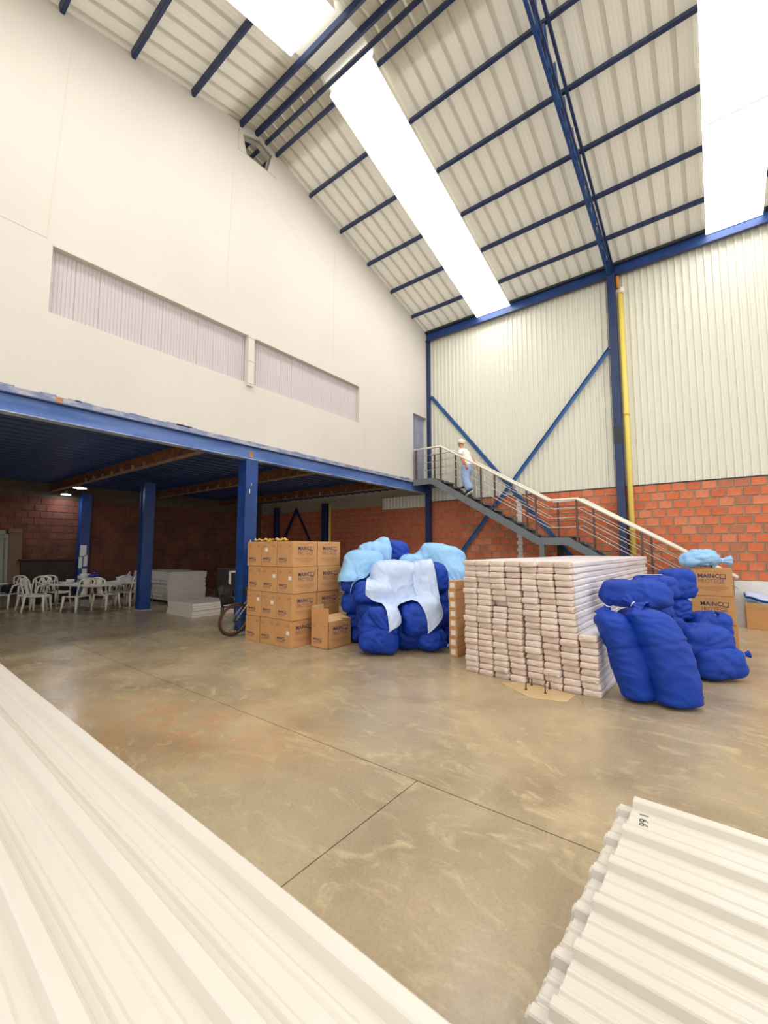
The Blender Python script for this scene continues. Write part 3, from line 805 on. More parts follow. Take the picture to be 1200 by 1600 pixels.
M = Matrix.Translation((0, CD / 2, CHt)) @ Matrix.Rotation(R(-8), 4, 'X')
box('flap', (-CW / 2, -.2, -.004), (CW / 2, 0, .001), 'carton', t, 0, M)
# yellow scraps on the stack
def scrap(label, p, m, seed, L=.16):
    r = random.Random(seed); mb = MB(); n = 7; pts = []
    for i in range(n):
        a = i / (n - 1); pts.append((a * L, math.sin(a * 5 + seed) * .02, .012 + .03 * abs(math.sin(a * 4 + seed))))
    vs = []; 
    for q in pts:
        wdt = r.uniform(.02, .045)
        vs += [(q[0], q[1] - wdt, q[2] - .008), (q[0], q[1], q[2] + r.uniform(0, .03)), (q[0], q[1] + wdt, q[2] - .004), (q[0], q[1], q[2] - .012)]
    fs = [(i * 4 + k, i * 4 + (k + 1) % 4, i * 4 + 4 + (k + 1) % 4, i * 4 + 4 + k) for i in range(n - 1) for k in range(4)] + [(0, 1, 2, 3), tuple(4 * n - 4 + k for k in range(4))]
    mb.add(vs, fs, True); o = mb.build('packing_scrap', m); o.location = p; o.rotation_euler = (0, 0, r.uniform(-.6, .6))
    return tag(o, label, 'scrap', 'scraps on the carton stack')
zt = 4 * (CHt + .0045)
for i, (dx, m, lb) in enumerate(((-1.12, 'tan_scrap', 'crumpled tan scrap at the left end on top of the carton stack'), (-.93, 'yellow_scrap', 'small yellow scrap second from left on the carton stack'), (-.72, 'yellow_scrap', 'bright yellow crumpled scrap in the middle of the row on the carton stack'), (-.56, 'tan_scrap', 'tan scrap between yellow ones on top of the carton stack'), (-.42, 'yellow_scrap', 'flat yellow scrap rightmost on top of the carton stack'))):
    scrap(lb, (CX + dx, CY + .1 + .03 * (i % 2), zt), m, i + 2)
# right-hand stack of three
p = on_y(1077, 900, 8.0)
for k, nm in enumerate(('bottom carton of the right-hand stack, behind the blue sacks', 'middle printed carton of the right-hand stack beside the stairs', 'top printed carton of the right-hand stack under the light blue bag')):
    carton(nm, (p.x + CD / 2 + (.02, .015, -.0)[k], 8.0 + CW / 2, k * (CHt + .004)), R(-90) + (.02, -.015, .01)[k], None, 'cartons in the right-hand stack')
# cartons by the back wall
t = thing('carton', 'plain wide brown carton against the back wall beside the stair foot', 'carton', (.86, 10.93, 0))
box('body', (-.42, -.18, 0), (.52, .18, .40), 'carton', t, .008)
M = Matrix.Translation((0, -.18, .40)) @ Matrix.Rotation(R(-60), 4, 'X')
box('flap', (-.42, -.1, 0), (.52, 0, .005), 'carton_inside', t, 0, M)
# small labelled boxes beside the white stack
sb_me = MB().box((-.062, -.15, 0), (.062, .15, .130)).mesh('body', 'carton')
sl_me = MB().box((-.035, -.1515, .03), (.035, -.150, .10)).mesh('paper_label', 'paper_label')
for k in range(8):
    t = thing('small_carton', 'small brown box with white label beside the white stack, %s from the floor' % ORD[k + 1], 'box', (-2.965 + rng.uniform(-.008, .008), 5.58, k * .1325), rng.uniform(-.05, .05), 'small labelled boxes')
    b = link('body', sb_me, t); bv = b.modifiers.new('bevel', 'BEVEL'); bv.width = .004; bv.segments = 1
    link('paper_label', sl_me, t)

# ------------------------------------------------------------------ wrapped panel bundles
BWd, BHt, BLn = .177, .0655, 4.9
def bundle_mesh(seed):
    r = random.Random(seed); mb = MB(); ys = [0, .006, .03, .09, .2, .5, .9, 1.4, 2, 2.8, 3.6, 4.4, BLn - .02, BLn]
    prof = []
    for cx, cz, a0 in ((1, 1, 0), (-1, 1, 90), (-1, -1, 180), (1, -1, 270)):
        for da in (0, 45, 90): prof.append((cx, cz, R(a0 + da)))
    # extra points on the long sides so the film can ripple
    ring = []
    rad = .014
    for i in range(12):
        cx, cz, a = prof[i]; ring.append((cx * (BWd / 2 - rad) + rad * math.cos(a), cz * (BHt / 2 - rad) + rad * math.sin(a)))
        if i % 3 == 2:
            c2 = prof[(i + 1) % 12]; nx = (c2[0] * (BWd / 2 - rad) + rad * math.cos(c2[2]), c2[1] * (BHt / 2 - rad) + rad * math.sin(c2[2]))
            for f in (.25, .5, .75): ring.append((ring[-1][0] if False else ring[i // 3 * 6 + 2][0] * (1 - f) + nx[0] * f, ring[i // 3 * 6 + 2][1] * (1 - f) + nx[1] * f))
    n = len(ring); vs = []
    for j, y in enumerate(ys):
        sc_ = .86 if j in (0, len(ys) - 1) else (.97 if j == 1 else 1)
        for k, (x, z) in enumerate(ring):
            q = noise.noise_vector(Vector((x * 9, y * 3 + seed * 7.3, z * 30 + seed)))
            am = .011 if j > 0 else .016
            vs.append((x * sc_ + q.x * am, y + (q.y * .012 if j < 3 else 0), max(-BHt / 2, min(BHt / 2, (z * sc_ + q.z * am * .55))) + BHt / 2))
    mb.cur = 1
    mb.add(vs, [(j * n + k, j * n + (k + 1) % n, (j + 1) * n + (k + 1) % n, (j + 1) * n + k) for j in range(3, len(ys) - 1) for k in range(n)], True)
    mb.cur = 0
    o = len(vs)
    mb.f += [(j * n + k, j * n + (k + 1) % n, (j + 1) * n + (k + 1) % n, (j + 1) * n + k) for j in range(0, 3) for k in range(n)]; mb.mi += [0] * (3 * n); mb.sm += [True] * (3 * n)
    # end face: fan with a crumpled centre
    c = len(mb.v); mb.v.append((r.uniform(-.02, .02), .006, BHt / 2 + r.uniform(-.01, .01)))
    for k in range(n): mb.f.append((k, (k + 1) % n, c)); mb.mi.append(0); mb.sm.append(True)
    mb.f.append(tuple((len(ys) - 1) * n + k for k in range(n))); mb.mi.append(0); mb.sm.append(False)
    return mb.mesh('panel_bundle', ['wrap' if seed % 3 else 'wrap_b', 'wrap_film'])
BM = [bundle_mesh(s) for s in range(9)]
ST0, TH = Vector((-2.52, 4.89, 0)), R(-2.0)
RS = Matrix.Rotation(TH, 3, 'Z')
for c in range(8):
    rows = 9 if c == 7 else 20
    for r in range(rows):
        pitch = .1945 - .0105 * r / 20
        lx = (c + .5) * pitch + .006 * math.sin(r * .55 + c * .5) + rng.uniform(-.003, .003) + (.012 if c > 3 else 0)
        ly = .012 * math.sin(c * 2.1 + r * .8) + rng.uniform(-.022, .022) + (.02 if c == 0 and r == 19 else 0)
        if c == 2 and r == 12: ly += .07
        q = ST0 + RS @ Vector((lx, ly, 0))
        o = link('panel_bundle', BM[rng.randrange(9)])
        o.location = (q.x, q.y, r * .0685); o.rotation_euler = (0, rng.uniform(-.012, .012), TH + rng.uniform(-.003, .003))
        o.scale = (1, 1, 1)
        tag(o, 'white film-wrapped panel bundle, %s column from the left, %s from the floor' % (ORD[c + 1], ORD[r + 1]), 'bundle', 'bundles in the white stack')
# bent anchor rods and repaired patch in front of the stack
mb = MB(); mb.add([(-1.98, 4.72, .001), (-1.55, 4.42, .001), (-1.22, 4.52, .001), (-1.2, 4.78, .001), (-1.5, 4.86, .001), (-1.8, 4.88, .001), (-1.98, 4.72, .003), (-1.55, 4.42, .003), (-1.22, 4.52, .003), (-1.2, 4.78, .003), (-1.5, 4.86, .003), (-1.8, 4.88, .003)], [tuple(range(6)), tuple(range(6, 12))] + [(i, (i + 1) % 6, (i + 1) % 6 + 6, i + 6) for i in range(6)])
mb.build('repair_patch', 'patch', fl)
for i, (x, y, lb) in enumerate(((822, 1078, 'leftmost rusty anchor rod standing in the floor before the white stack'), (833, 1070, 'rusty anchor rod in the floor closest to the white stack, second from left'), (852, 1084, 'rusty anchor rod in the floor farthest from the white stack'), (861, 1075, 'rightmost rusty anchor rod standing in the floor before the white stack'))):
    q = on_z(x, y); q.y = min(q.y, 4.82)
    t = thing('anchor_rod', lb, 'rod', (q.x, q.y, 0), group='anchor rods in the floor')
    MB().tube([(0, 0, 0), (0, 0, .04), (.002, 0, .075)], .007, 8).build('rod', 'rebar', t)
    MB().lathe([(0, .012), (.014, .012), (.014, 0)], 6).build('nut', 'rebar', t)

# ------------------------------------------------------------------ sacks
def at(px, py, depth): return Vector(_C + ray(px, py) * depth)
COLL = []
def sack(label, c, dims, rot=(0, 0, YAW), n=2.6, seed=0, m='sack_blue', neck=None, cat='sack', name='sack', grp='blue sacks in the covered pile', wr=.013, collide=True, taper=.06):
    a, b, h = dims; Rm = Euler([R(v) for v in rot]).to_matrix()
    NU, NV = 64, 40; vs = []
    for i in range(NV + 1):
        ph = -math.pi / 2 + math.pi * i / NV
        for j in range(NU):
            th = 2 * math.pi * j / NU
            d = Vector((math.cos(ph) * math.cos(th), math.cos(ph) * math.sin(th), math.sin(ph)))
            rr = (abs(d.x / a) ** n + abs(d.y / b) ** n + abs(d.z / h) ** n) ** (-1 / n)
            p = d * rr
            q = Vector((p.x * 5 + seed * 3.1, p.y * 5 - seed, p.z * 5 + seed * 1.7))
            wv = noise.noise_vector(q * .55) * 1.2
            k = noise.noise(q * .6) * .03
            k -= (1 - abs(noise.noise(Vector((q.x * .8, q.y * .8, q.z * 1.7)) + wv))) ** 7 * wr * 1.9
            k += ((1 - abs(noise.noise(Vector((q.x * 1.9, q.y * 1.9, q.z * .9 + 9)) + wv))) ** 5 - .3) * wr * 1.1
            k += noise.noise(q * 3.4 + wv) * wr * .25
            tz = p.z / h
            p = Vector((p.x * (1 - taper * tz), p.y * (1 - taper * tz), p.z))
            vs.append(p + d * k)
    fs = [(i * NU + j, i * NU + (j + 1) % NU, (i + 1) * NU + (j + 1) % NU, (i + 1) * NU + j) for i in range(NV) for j in range(NU)]
    lowest = min((Rm @ v).z for v in vs) + c.z
    if lowest < .10: c = Vector((c.x, c.y, c.z + .002 - lowest))
    t = thing(name, label, cat, c, group=grp, rot=tuple(R(v) for v in rot))
    mb = MB(); mb.add(vs, fs, True); mb.build('body', m, t)
    # seam along the long side
    seam = [(a * 1.0 * math.cos(u) ** 1 * .2, b, h * .0) for u in ()]
    if neck: add_neck(t, Vector(neck[0]), Vector(neck[1]), neck[2], m)
    if collide: COLL.append((np.array(c), np.array(Rm), np.array((a, b, h)) + .026, n))
    return t
def add_neck(t, p, d, r, m):
    d = d.normalized(); u = d.orthogonal().normalized(); v = d.cross(u); n = 28; vs = []
    prof = [(-.05, 1.9), (0, 1.15), (.03, .62), (.05, .5), (.065, .62), (.10, 1.0), (.135, 1.35)]
    for s, k in prof:
        for j in range(n):
            th = 2 * math.pi * j / n; rr = r * k * (1 + .16 * math.cos(th * 7) * min(1, max(0, 1.2 - abs(s - .05) * 4)))
            vs.append(p + d * (s * r / .045) + (u * math.cos(th) + v * math.sin(th)) * rr)
    mb = MB(); mb.add(vs, [(i * n + j, i * n + (j + 1) % n, (i + 1) * n + (j + 1) % n, (i + 1) * n + j) for i in range(len(prof) - 1) for j in range(n)], True)
    mb.build('gathered_neck', m, t)
    q = p + d * (.05 * r / .045); ring = [q + (u * math.cos(2 * math.pi * k / 16) + v * math.sin(2 * math.pi * k / 16)) * r * .56 for k in range(16)]
    MB().tube(ring, r * .12, 6, closed=True).build('tie', 'twine', t)
def px_sack(label, cx, cy, dep, wpx, hpx, thick, tilt=0, n=2.6, seed=0, m='sack_blue', yaw=YAW, neck=None, **kw):
    s = dep / F_PX
    return sack(label, at(cx, cy, dep), (wpx * s / 2, thick / 2, hpx * s / 2), (0, tilt, yaw), n, seed, m, neck, **kw)
# covered pile in the middle
px_sack('blue sack slumped upright in front of the covered pile', 592, 989, 6.15, 58, 72, .42, 4, 3.6, 1, taper=.24)
px_sack('rounded blue sack wedged right of the slumped front sack', 642, 988, 6.45, 62, 62, .5, -6, 3.1, 2, 'sack_dark')
px_sack('low blue sack with tied neck on the floor at the pile front', 672, 1000, 6.3, 54, 40, .4, 6, 2.3, 3, neck=((.22, -.08, -.06), (1, -.35, -.35), .04))
px_sack('blue sack on the floor next to the small labelled boxes', 706, 988, 6.75, 48, 54, .5, 0, 3.4, 4)
px_sack('blue sack end bulging out under the front tail of the pale sheet', 654, 962, 6.4, 66, 52, .6, -14, 3.5, 5, yaw=YAW + 8)
px_sack('small blue sack corner right of the bulging sack end', 684, 962, 6.65, 36, 36, .4, 0, 3.2, 6, 'sack_dark')
px_sack('blue sack upright at the right side of the covered pile', 700, 944, 6.9, 50, 60, .5, -5, 3.2, 7)
px_sack('long blue sack lying above the slumped front sack', 590, 950, 6.65, 66, 34, .55, 5, 3.4, 8, 'sack_dark')
px_sack('blue sack directly under the left hem of the pale sheet', 582, 926, 6.65, 60, 34, .6, 4, 3.3, 9)
px_sack('blue sack under the left sheet, top of the left column', 555, 909, 7.0, 44, 34, .5, 3, 3.4, 10)
px_sack('blue sack in the middle of the left column beside the cartons', 556, 940, 7.0, 44, 34, .5, -3, 3.4, 11)
px_sack('dark blue sack low in the left column beside the loose carton', 559, 966, 7.0, 42, 28, .45, 3, 3.3, 12, 'sack_dark')
px_sack('blue sack at the foot of the left column behind the loose carton', 566, 988, 7.0, 38, 30, .45, 0, 3.3, 13, 'sack_dark')
px_sack('narrow blue sack leaning between left column and front sacks', 574, 966, 6.7, 32, 68, .35, -10, 3.2, 14)
px_sack('blue sack hidden under the left light blue sheet, front', 569, 884, 7.1, 56, 42, .46, 0, 3.3, 15)
px_sack('blue sack poking out at the top behind the left sheet', 612, 862, 7.7, 52, 36, .5, 8, 3.3, 16)
px_sack('blue sack under the back corner of the left sheet', 588, 870, 7.6, 52, 40, .46, 0, 3.3, 17)
px_sack('blue sack under the pale sheet, left half of the pile top', 620, 902, 6.8, 74, 44, .46, 3, 3.4, 18)
px_sack('blue sack under the pale sheet, right half of the pile top', 668, 903, 6.8, 62, 50, .46, -6, 3.4, 19)
px_sack('blue sack under the right light blue sheet, highest', 690, 874, 7.5, 66, 40, .46, 12, 3.3, 20)
px_sack('blue sack under the right light blue sheet, at the back', 655, 886, 7.5, 70, 34, .46, 0, 3.3, 21)
px_sack('blue sack under the right light blue sheet, right edge', 706, 912, 7.3, 50, 56, .5, 0, 3.3, 22)
PILE = list(COLL)
# folded mouth of the slumped sack
t = [o for o in bpy.data.objects if o.get('label', '').startswith('blue sack slumped')][0]
mb = MB(); nn = 12; vs = []
for i in range(nn + 1):
    u = i / nn
    for j in range(7):
        v = j / 6
        vs.append((-.16 + .42 * u, -.2 - .02 * math.sin(v * 3) - .02 * noise.noise(Vector((u * 4, v * 4, 1))), .34 - .30 * u - .16 * v * (1 - .4 * u) + .03 * math.sin(u * 6 + v * 2)))
mb.add(vs, [(i * 7 + j, i * 7 + j + 1, i * 7 + j + 8, i * 7 + j + 7) for i in range(nn) for j in range(6)], True)
fm = mb.build('folded_mouth', 'sack_blue', t); sd = fm.modifiers.new('solid', 'SOLIDIFY'); sd.thickness = .012

# cloth: position-based drape over the sacks
def drape(name, label, m, cx, cy, depth, wd, v0, v1, yaw, nx, ny, hem=None, steps=240, hz=.2, seed=0, wrk=.0105):
    """rectangular sheet (u to the right, v away), front hem lengthened by hem(u), dropped on the sacks"""
    o = at(cx, cy, depth); c, s = math.cos(R(yaw)), math.sin(R(yaw))
    u = np.linspace(-.5, .5, nx); ex = np.interp(u, *zip(*hem)) if hem else u * 0
    U = np.repeat(u[:, None] * wd, ny, 1); tt = np.linspace(0, 1, ny)[None, :]
    V_ = (v0 - ex)[:, None] * (1 - tt) + v1 * tt
    flat = np.stack([U, V_], -1)
    P = np.stack([o.x + U * c - V_ * s, o.y + U * s + V_ * c, np.full_like(U, o.z + hz)], -1)
    rs = np.random.RandomState(seed); P += rs.randn(*P.shape) * .006; Q = P.copy(); slack = 1.09
    sl = slice; cons = []
    def mk(a, b, k): cons.append((a, b, np.linalg.norm(flat[b] - flat[a], axis=-1, keepdims=True) * slack, k))
    for p0 in (0, 1):
        e = nx - 1 - (nx - 1 - p0) % 2; mk((sl(p0, e, 2),), (sl(p0 + 1, e + 1, 2),), 1)
        e = ny - 1 - (ny - 1 - p0) % 2; mk((sl(None), sl(p0, e, 2)), (sl(None), sl(p0 + 1, e + 1, 2)), 1)
    mk((sl(0, nx - 1), sl(0, ny - 1)), (sl(1, nx), sl(1, ny)), .3); mk((sl(1, nx), sl(0, ny - 1)), (sl(0, nx - 1), sl(1, ny)), .3)
    mk((sl(0, nx - 2),), (sl(2, nx),), .02); mk((sl(None), sl(0, ny - 2)), (sl(None), sl(2, ny)), .02)
    for it in range(steps):
        vel = (P - Q) * .965; Q = P.copy(); P = P + vel; P[..., 2] -= .0011
        for _ in range(6):
            for a, b, L, k in cons:
                d = P[b] - P[a]; l = np.linalg.norm(d, axis=-1, keepdims=True) + 1e-9
                cr = d * (.5 * k * (l - L) / l); P[a] += cr; P[b] -= cr
        hit = np.zeros(P.shape[:2], bool)
        for cc, Rm, ab, n in PILE:
            q = (P - cc) @ Rm; near = (np.abs(q) < ab).all(-1)
            if not near.any(): continue
            qn = q[near]; f = ((np.abs(qn / ab) ** n).sum(-1)) ** (1 / n) + 1e-6; ins = f < 1.0
            if ins.any():
                idx = np.argwhere(near)[ins]; P[idx[:, 0], idx[:, 1]] = cc + (qn[ins] / f[ins][:, None]) @ Rm.T; hit[idx[:, 0], idx[:, 1]] = True
        low = P[..., 2] < .006; P[low, 2] = .006; hit |= low
        Q[hit] = P[hit] - (P[hit] - Q[hit]) * .12
    # fold lines pressed into the thin fabric
    gu = np.gradient(P, axis=0); gv = np.gradient(P, axis=1); N_ = np.cross(gu, gv); N_ /= np.linalg.norm(N_, axis=-1, keepdims=True) + 1e-9
    if N_[..., 2].mean() < 0: N_ = -N_
    for i in range(nx):
        for j in range(ny):
            q = Vector((U[i, j] * 5.6 + seed * 5, V_[i, j] * 5.6, seed)); wv = noise.noise_vector(q * .5) * 1.1
            r1 = (1 - abs(noise.noise(q * .8 + wv))) ** 9; r2 = (1 - abs(noise.noise(Vector((q.x * 2.2, q.y * .6, 3)) + wv))) ** 6; r3 = noise.noise(q * 5)
            P[i, j] += N_[i, j] * (wrk * (1.6 * r1 + 1.1 * r2 + .25 * r3) + .002)
    mb = MB(); mb.add([tuple(v) for v in P.reshape(-1, 3)], [(i * ny + j, i * ny + j + 1, (i + 1) * ny + j + 1, (i + 1) * ny + j) for i in range(nx - 1) for j in range(ny - 1)], True)
    ob = mb.build(name, m); tag(ob, label, 'sheet', 'sheets over the covered pile')
    sd = ob.modifiers.new('solid', 'SOLIDIFY'); sd.thickness = .003; sd.offset = 1
    sb = ob.modifiers.new('sub', 'SUBSURF'); sb.levels = sb.render_levels = 1
    return ob
drape('cover_sheet', 'light blue sheet draped over the left end of the sack pile', 'sheet_sky', 584, 862, 7.45, 1.0, -.6, .5, YAW - 6, 56, 60, [(-.5, -.12), (-.38, -.05), (-.15, .52), (0, .3), (.3, 0), (.5, -.15)], seed=1)
drape('cover_sheet', 'light blue sheet draped over the back right of the sack pile', 'sheet_sky', 684, 880, 7.35, 1.25, -.45, .6, YAW, 60, 60, [(-.5, 0), (0, .2), (.3, .7), (.5, .5)], seed=2)
drape('cover_sheet', 'pale blue wrinkled sheet with hanging corners over the front of the sack pile', 'sheet_pale', 627, 885, 6.75, 1.04, -.42, .40, YAW - 4, 64, 62, [(-.5, -.05), (-.36, .05), (-.2, .68), (.06, .14), (.2, .06), (.28, .12), (.42, .58), (.5, .1)], seed=3)

# long tied sacks leaning against the white stack
def long_sack(label, pts, radii, seed, neckdir, m='sack_blue'):
    """pts: world centre line bottom to top; radii (w, d) per point"""
    P_ = [Vector(p) for p in pts]; t = thing('sack', label, 'sack', P_[0], group='long sacks leaning on the white stack')
    N, n = 64, 56; vs = []
    rt = Vector(_Rt)
    def samp(f):
        x = f * (len(P_) - 1); i = min(int(x), len(P_) - 2); u = x - i
        return P_[i].lerp(P_[i + 1], u), radii[i][0] * (1 - u) + radii[i + 1][0] * u, radii[i][1] * (1 - u) + radii[i + 1][1] * u
    axis = (P_[-1] - P_[0]).normalized(); fw = axis.cross(rt).normalized()
    for i in range(N + 1):
        f = i / N; c, wr_, dr = samp(f)
        cap = min(1, math.sqrt(max(0, 1 - max(0, (.06 - f) / .06) ** 2)) + .02)
        topc = 1 if f < .82 else max(.16, max(0, math.cos((f - .82) / .18 * math.pi / 2)) ** .8)
        for j in range(n):
            th = 2 * math.pi * j / n; cx_, sy_ = math.cos(th), math.sin(th)
            e = 2.6; rr = (abs(cx_) ** e + abs(sy_) ** e) ** (-1 / e)
            k = 1 + .06 * noise.noise(Vector((cx_ * 1.4, sy_ * 1.4, f * 5 + seed))) + .06 * ((1 - abs(noise.noise(Vector((cx_ * 1.2, sy_ * 1.2, f * 11 + seed + .8 * cx_))))) ** 4 - .4) - .05 * math.exp(-((f - .52 - .03 * cx_) / .02) ** 2)
            k += .05 * math.cos(th * 11 + seed) * max(0, (f - .78) / .22)
            pt = c - P_[0] + (rt * cx_ * wr_ + fw * sy_ * dr) * rr * k * cap * topc
            if f < .2: pt.z = pt.z * (f / .2) + (1 - f / .2) * (f * .6 - .1)
            vs.append(pt)
    zmin = min(v.z for v in vs) + P_[0].z
    t.location.z += .003 - zmin
    mb = MB(); mb.add(vs, [(i * n + j, i * n + (j + 1) % n, (i + 1) * n + (j + 1) % n, (i + 1) * n + j) for i in range(N) for j in range(n)] + [tuple(range(n - 1, -1, -1)), tuple(N * n + j for j in range(n))], True)
    mb.build('body', m, t)
    add_neck(t, P_[-1] - P_[0] - axis * .02, Vector(neckdir), .05, m)
    return t
lp = [at(1000, 1080, 4.22), at(992, 1055, 4.25), at(979, 1015, 4.31), at(962, 980, 4.37), at(946, 952, 4.42)]
long_sack('long dark blue tied sack leaning against the corner of the white stack', lp, [(.165, .14), (.185, .16), (.18, .165), (.175, .16), (.15, .13)], 1.3, (.3, -.1, .8))
rp = [at(1060, 1090, 4.05), at(1052, 1060, 4.08), at(1037, 1012, 4.16), at(1018, 975, 4.24), at(996, 948, 4.32)]
long_sack('long blue tied sack in front, leaning right of the darker long sack', rp, [(.19, .16), (.215, .18), (.215, .19), (.205, .17), (.16, .13)], 4.1, (-.9, .2, .5))
G2 = 'blue sacks of the right-hand heap'
px_sack('blue sack lying across the top of the two long leaning sacks', 993, 927, 4.95, 98, 44, .42, 3, 3.8, 31, grp=G2, collide=False)
px_sack('blue sack behind the topmost sack, with a pale strip on it', 1022, 918, 5.5, 62, 40, .45, 0, 3.5, 32, 'sack_blue', grp=G2, collide=False)
box('pale_strip', (-.2, -.06, .165), (.08, -.03, .172), 'sheet_pale', [o for o in bpy.data.objects if o.get('label', '').startswith('blue sack behind the topmost')][0])
px_sack('blue sack standing left of the top printed carton', 1056, 912, 5.9, 48, 48, .42, -4, 3.8, 33, grp=G2, collide=False)
px_sack('dark blue sack beneath the one left of the carton', 1056, 950, 5.85, 34, 36, .4, 0, 3.6, 34, 'sack_blue', grp=G2, collide=False)
px_sack('small rounded blue sack between long sack and right-hand sacks', 1056, 980, 5.6, 34, 34, .35, 0, 2.3, 35, grp=G2, collide=False)
px_sack('dark blue sack tucked behind the neck of the front long sack', 1030, 962, 5.2, 44, 40, .35, 0, 3.2, 36, 'sack_dark', grp=G2, collide=False)
px_sack('blue sack on the floor at the right foot of the heap', 1110, 1043, 5.0, 78, 50, .5, -2, 4.2, 37, grp=G2, collide=False, neck=((.27, -.12, .06), (1, -.4, .2), .03))
px_sack('bright blue sack lying on the lowest right-hand sack', 1092, 999, 5.1, 82, 46, .5, -3, 4.2, 38, grp=G2, collide=False)
px_sack('blue sack with twisted mouth in front of the printed cartons', 1106, 984, 5.7, 62, 56, .4, 0, 4.0, 39, grp=G2, collide=False, neck=((0, -.12, .2), (.5, -.3, .6), .022))
px_sack('blue sack at the bottom behind the long leaning sacks', 1060, 1015, 5.5, 60, 60, .5, 0, 3.4, 40, 'sack_dark', grp=G2, collide=False)
px_sack('blue sack under the crosswise sack behind the long sacks', 1005, 985, 5.2, 70, 70, .45, 0, 3.4, 41, 'sack_dark', grp=G2, collide=False)
px_sack('blue sack on the floor hidden behind the heap', 1085, 1012, 5.75, 60, 44, .5, 0, 3.4, 42, 'sack_dark', grp=G2, collide=False)
# light blue bag on the cartons
q = at(1091, 875, 6.5); q.z = 3 * (CHt + .004) + .135
sack('light blue bulging bag with tied end on the right-hand cartons', q, (.27, .19, .14), (0, -3, YAW - 8), 2.3, 51, 'sheet_sky', ((.24, -.02, -.04), (1, -.3, -.1), .06), 'bag', 'bag', None, .018, False)
# folded sheets on the carton by the wall
mb = MB(); nn = 16; vs = []
for i in range(nn + 1):
    for j in range(9):
        u, v = i / nn, j / 8
        vs.append((-.42 + .94 * u, -.2 + .38 * v, .09 * (1 - abs(v - .6)) + .05 * noise.noise(Vector((u * 5, v * 4, 3))) + (.1 * (1 - u) ** 3)))
mb.add(vs, [(i * 9 + j, i * 9 + j + 1, i * 9 + j + 10, i * 9 + j + 9) for i in range(nn) for j in range(8)], True)
for k, (m, lb) in enumerate((('sheet_sky', 'light blue sheet folded on the carton by the back wall'), ('sack_blue', 'dark blue sheet between lighter ones on the carton by the wall'), ('sheet_pale', 'pale crumpled sheet on top of the carton by the back wall'))):
    o = link('folded_sheet', mb.mesh('folded_sheet', m)); o.location = (.86, 10.93, .41 + .035 * k); o.rotation_euler = (.02 * k, 0, .03 * k)
    tag(o, lb, 'sheet', 'sheets on the carton by the wall'); sd = o.modifiers.new('solid', 'SOLIDIFY'); sd.thickness = .02

# ------------------------------------------------------------------ ribbed sheets in the foreground
def ribbed_mesh(p, nr, L, skew=0):
    pr = []
    for k in range(nr):
        y = -k * p
        pr += [(y + .034, .0), (y + .026, .022), (y + .018, .030), (y - .012, .030), (y - .018, .026), (y - .03, .0)]
        if k < nr - 1:
            for f in (.36, .68): pr += [(y - p * f + .014, 0), (y - p * f + .005, .006), (y - p * f - .005, .006), (y - p * f - .014, 0)]
    th = .0035; n = len(pr); NS = 24; vs = []
    for i in range(NS + 1):
        x = L * i / NS; sg = .0015 * math.sin(i * 1.1)
        vs += [(x + skew * y, y, z + sg) for y, z in pr] + [(x + skew * y, y, z + sg - th) for y, z in pr]
    mb = MB(); w_ = 2 * n; fs = []
    for i in range(NS):
        a = i * w_; b = a + w_
        for k in range(n - 1): fs += [(a + k, a + k + 1, b + k + 1, b + k), (a + n + k, b + n + k, b + n + k + 1, a + n + k + 1)]
        fs += [(a, b, b + n, a + n), (a + n - 1, a + 2 * n - 1, b + 2 * n - 1, b + n - 1)]
    for e in (0, NS * w_):
        for k in range(n - 1): fs.append((e + k, e + n + k, e + n + k + 1, e + k + 1))
    mb.add(vs, fs); return mb.mesh('ribbed_sheet', 'sheet_white')
def sheet_stack(nm, org, rot, p, nr, L, count, dz, shifts, grp):
    me = ribbed_mesh(p, nr, L, .05 if nr == 7 else 0); Rm = Euler(rot).to_matrix()
    for k in range(count):
        o = link('ribbed_sheet', me); sx, sy = shifts(k)
        o.location = Vector(org) + Rm @ Vector((sx, sy, -k * dz - (.03 if nr == 7 and k else 0))); o.rotation_euler = rot
        tag(o, 'white ribbed roofing sheet, %s in the %s' % ('topmost' if k == 0 else ORD[k + 1] + ' from the top', nm), 'roofing sheet', grp)
        if k == 0: first = o
    return first
TL = R(5)
sheet_stack('stack filling the left foreground', (-6.3, .752 + .108, .607), (TL, 0, R(-1.24)), .2, 6, 6.6, 10, .011, lambda k: (.02 * math.sin(k * 2.0), .004 * math.sin(k * 1.3)), 'sheets stacked in the left foreground')
for k, x in enumerate((-5.6, -3.6, -1.6, -.2)):
    z1 = .607 - .115
    t = thing('timber_bearer', 'timber trestle under the left roofing sheets, %s from the far end' % ORD[k + 1], 'trestle', (x, .22, 0), group='bearers under the left sheets')
    box('leg', (-.05, -.45, 0), (.05, -.35, z1 - .16), 'timber', t); box('leg', (-.05, .35, 0), (.05, .45, z1 - .10), 'timber', t)
    MB().bar((0, -.55, z1 - .14), (0, .52, z1 - .045), .1, .08).build('rail', 'timber', t)
p0 = on_z(993, 1245, .36)
TR = R(8)
top = sheet_stack('stack at the right foreground corner', (p0.x - .005, 2.335, .33), (TR, 0, R(-2.0)), .2, 7, 3.4, 5, .016, lambda k: (0, 0) if k == 0 else (-.07 + .012 * (k % 2), -.018), 'sheets stacked at the right foreground corner')
for k, x in enumerate((.1, 1.4, 2.7)):
    t = thing('timber_bearer', 'timber bearer under the right roofing sheets, %s from the left' % ORD[k + 1], 'bearer', (x, 1.7, 0), group='bearers under the right sheets')
    MB().bar((0, .55, .10), (0, -.62, .05), .12, .09).build('block', 'timber', t); 
    box('packer', (-.06, .3, 0), (.06, .55, .06), 'timber', t)
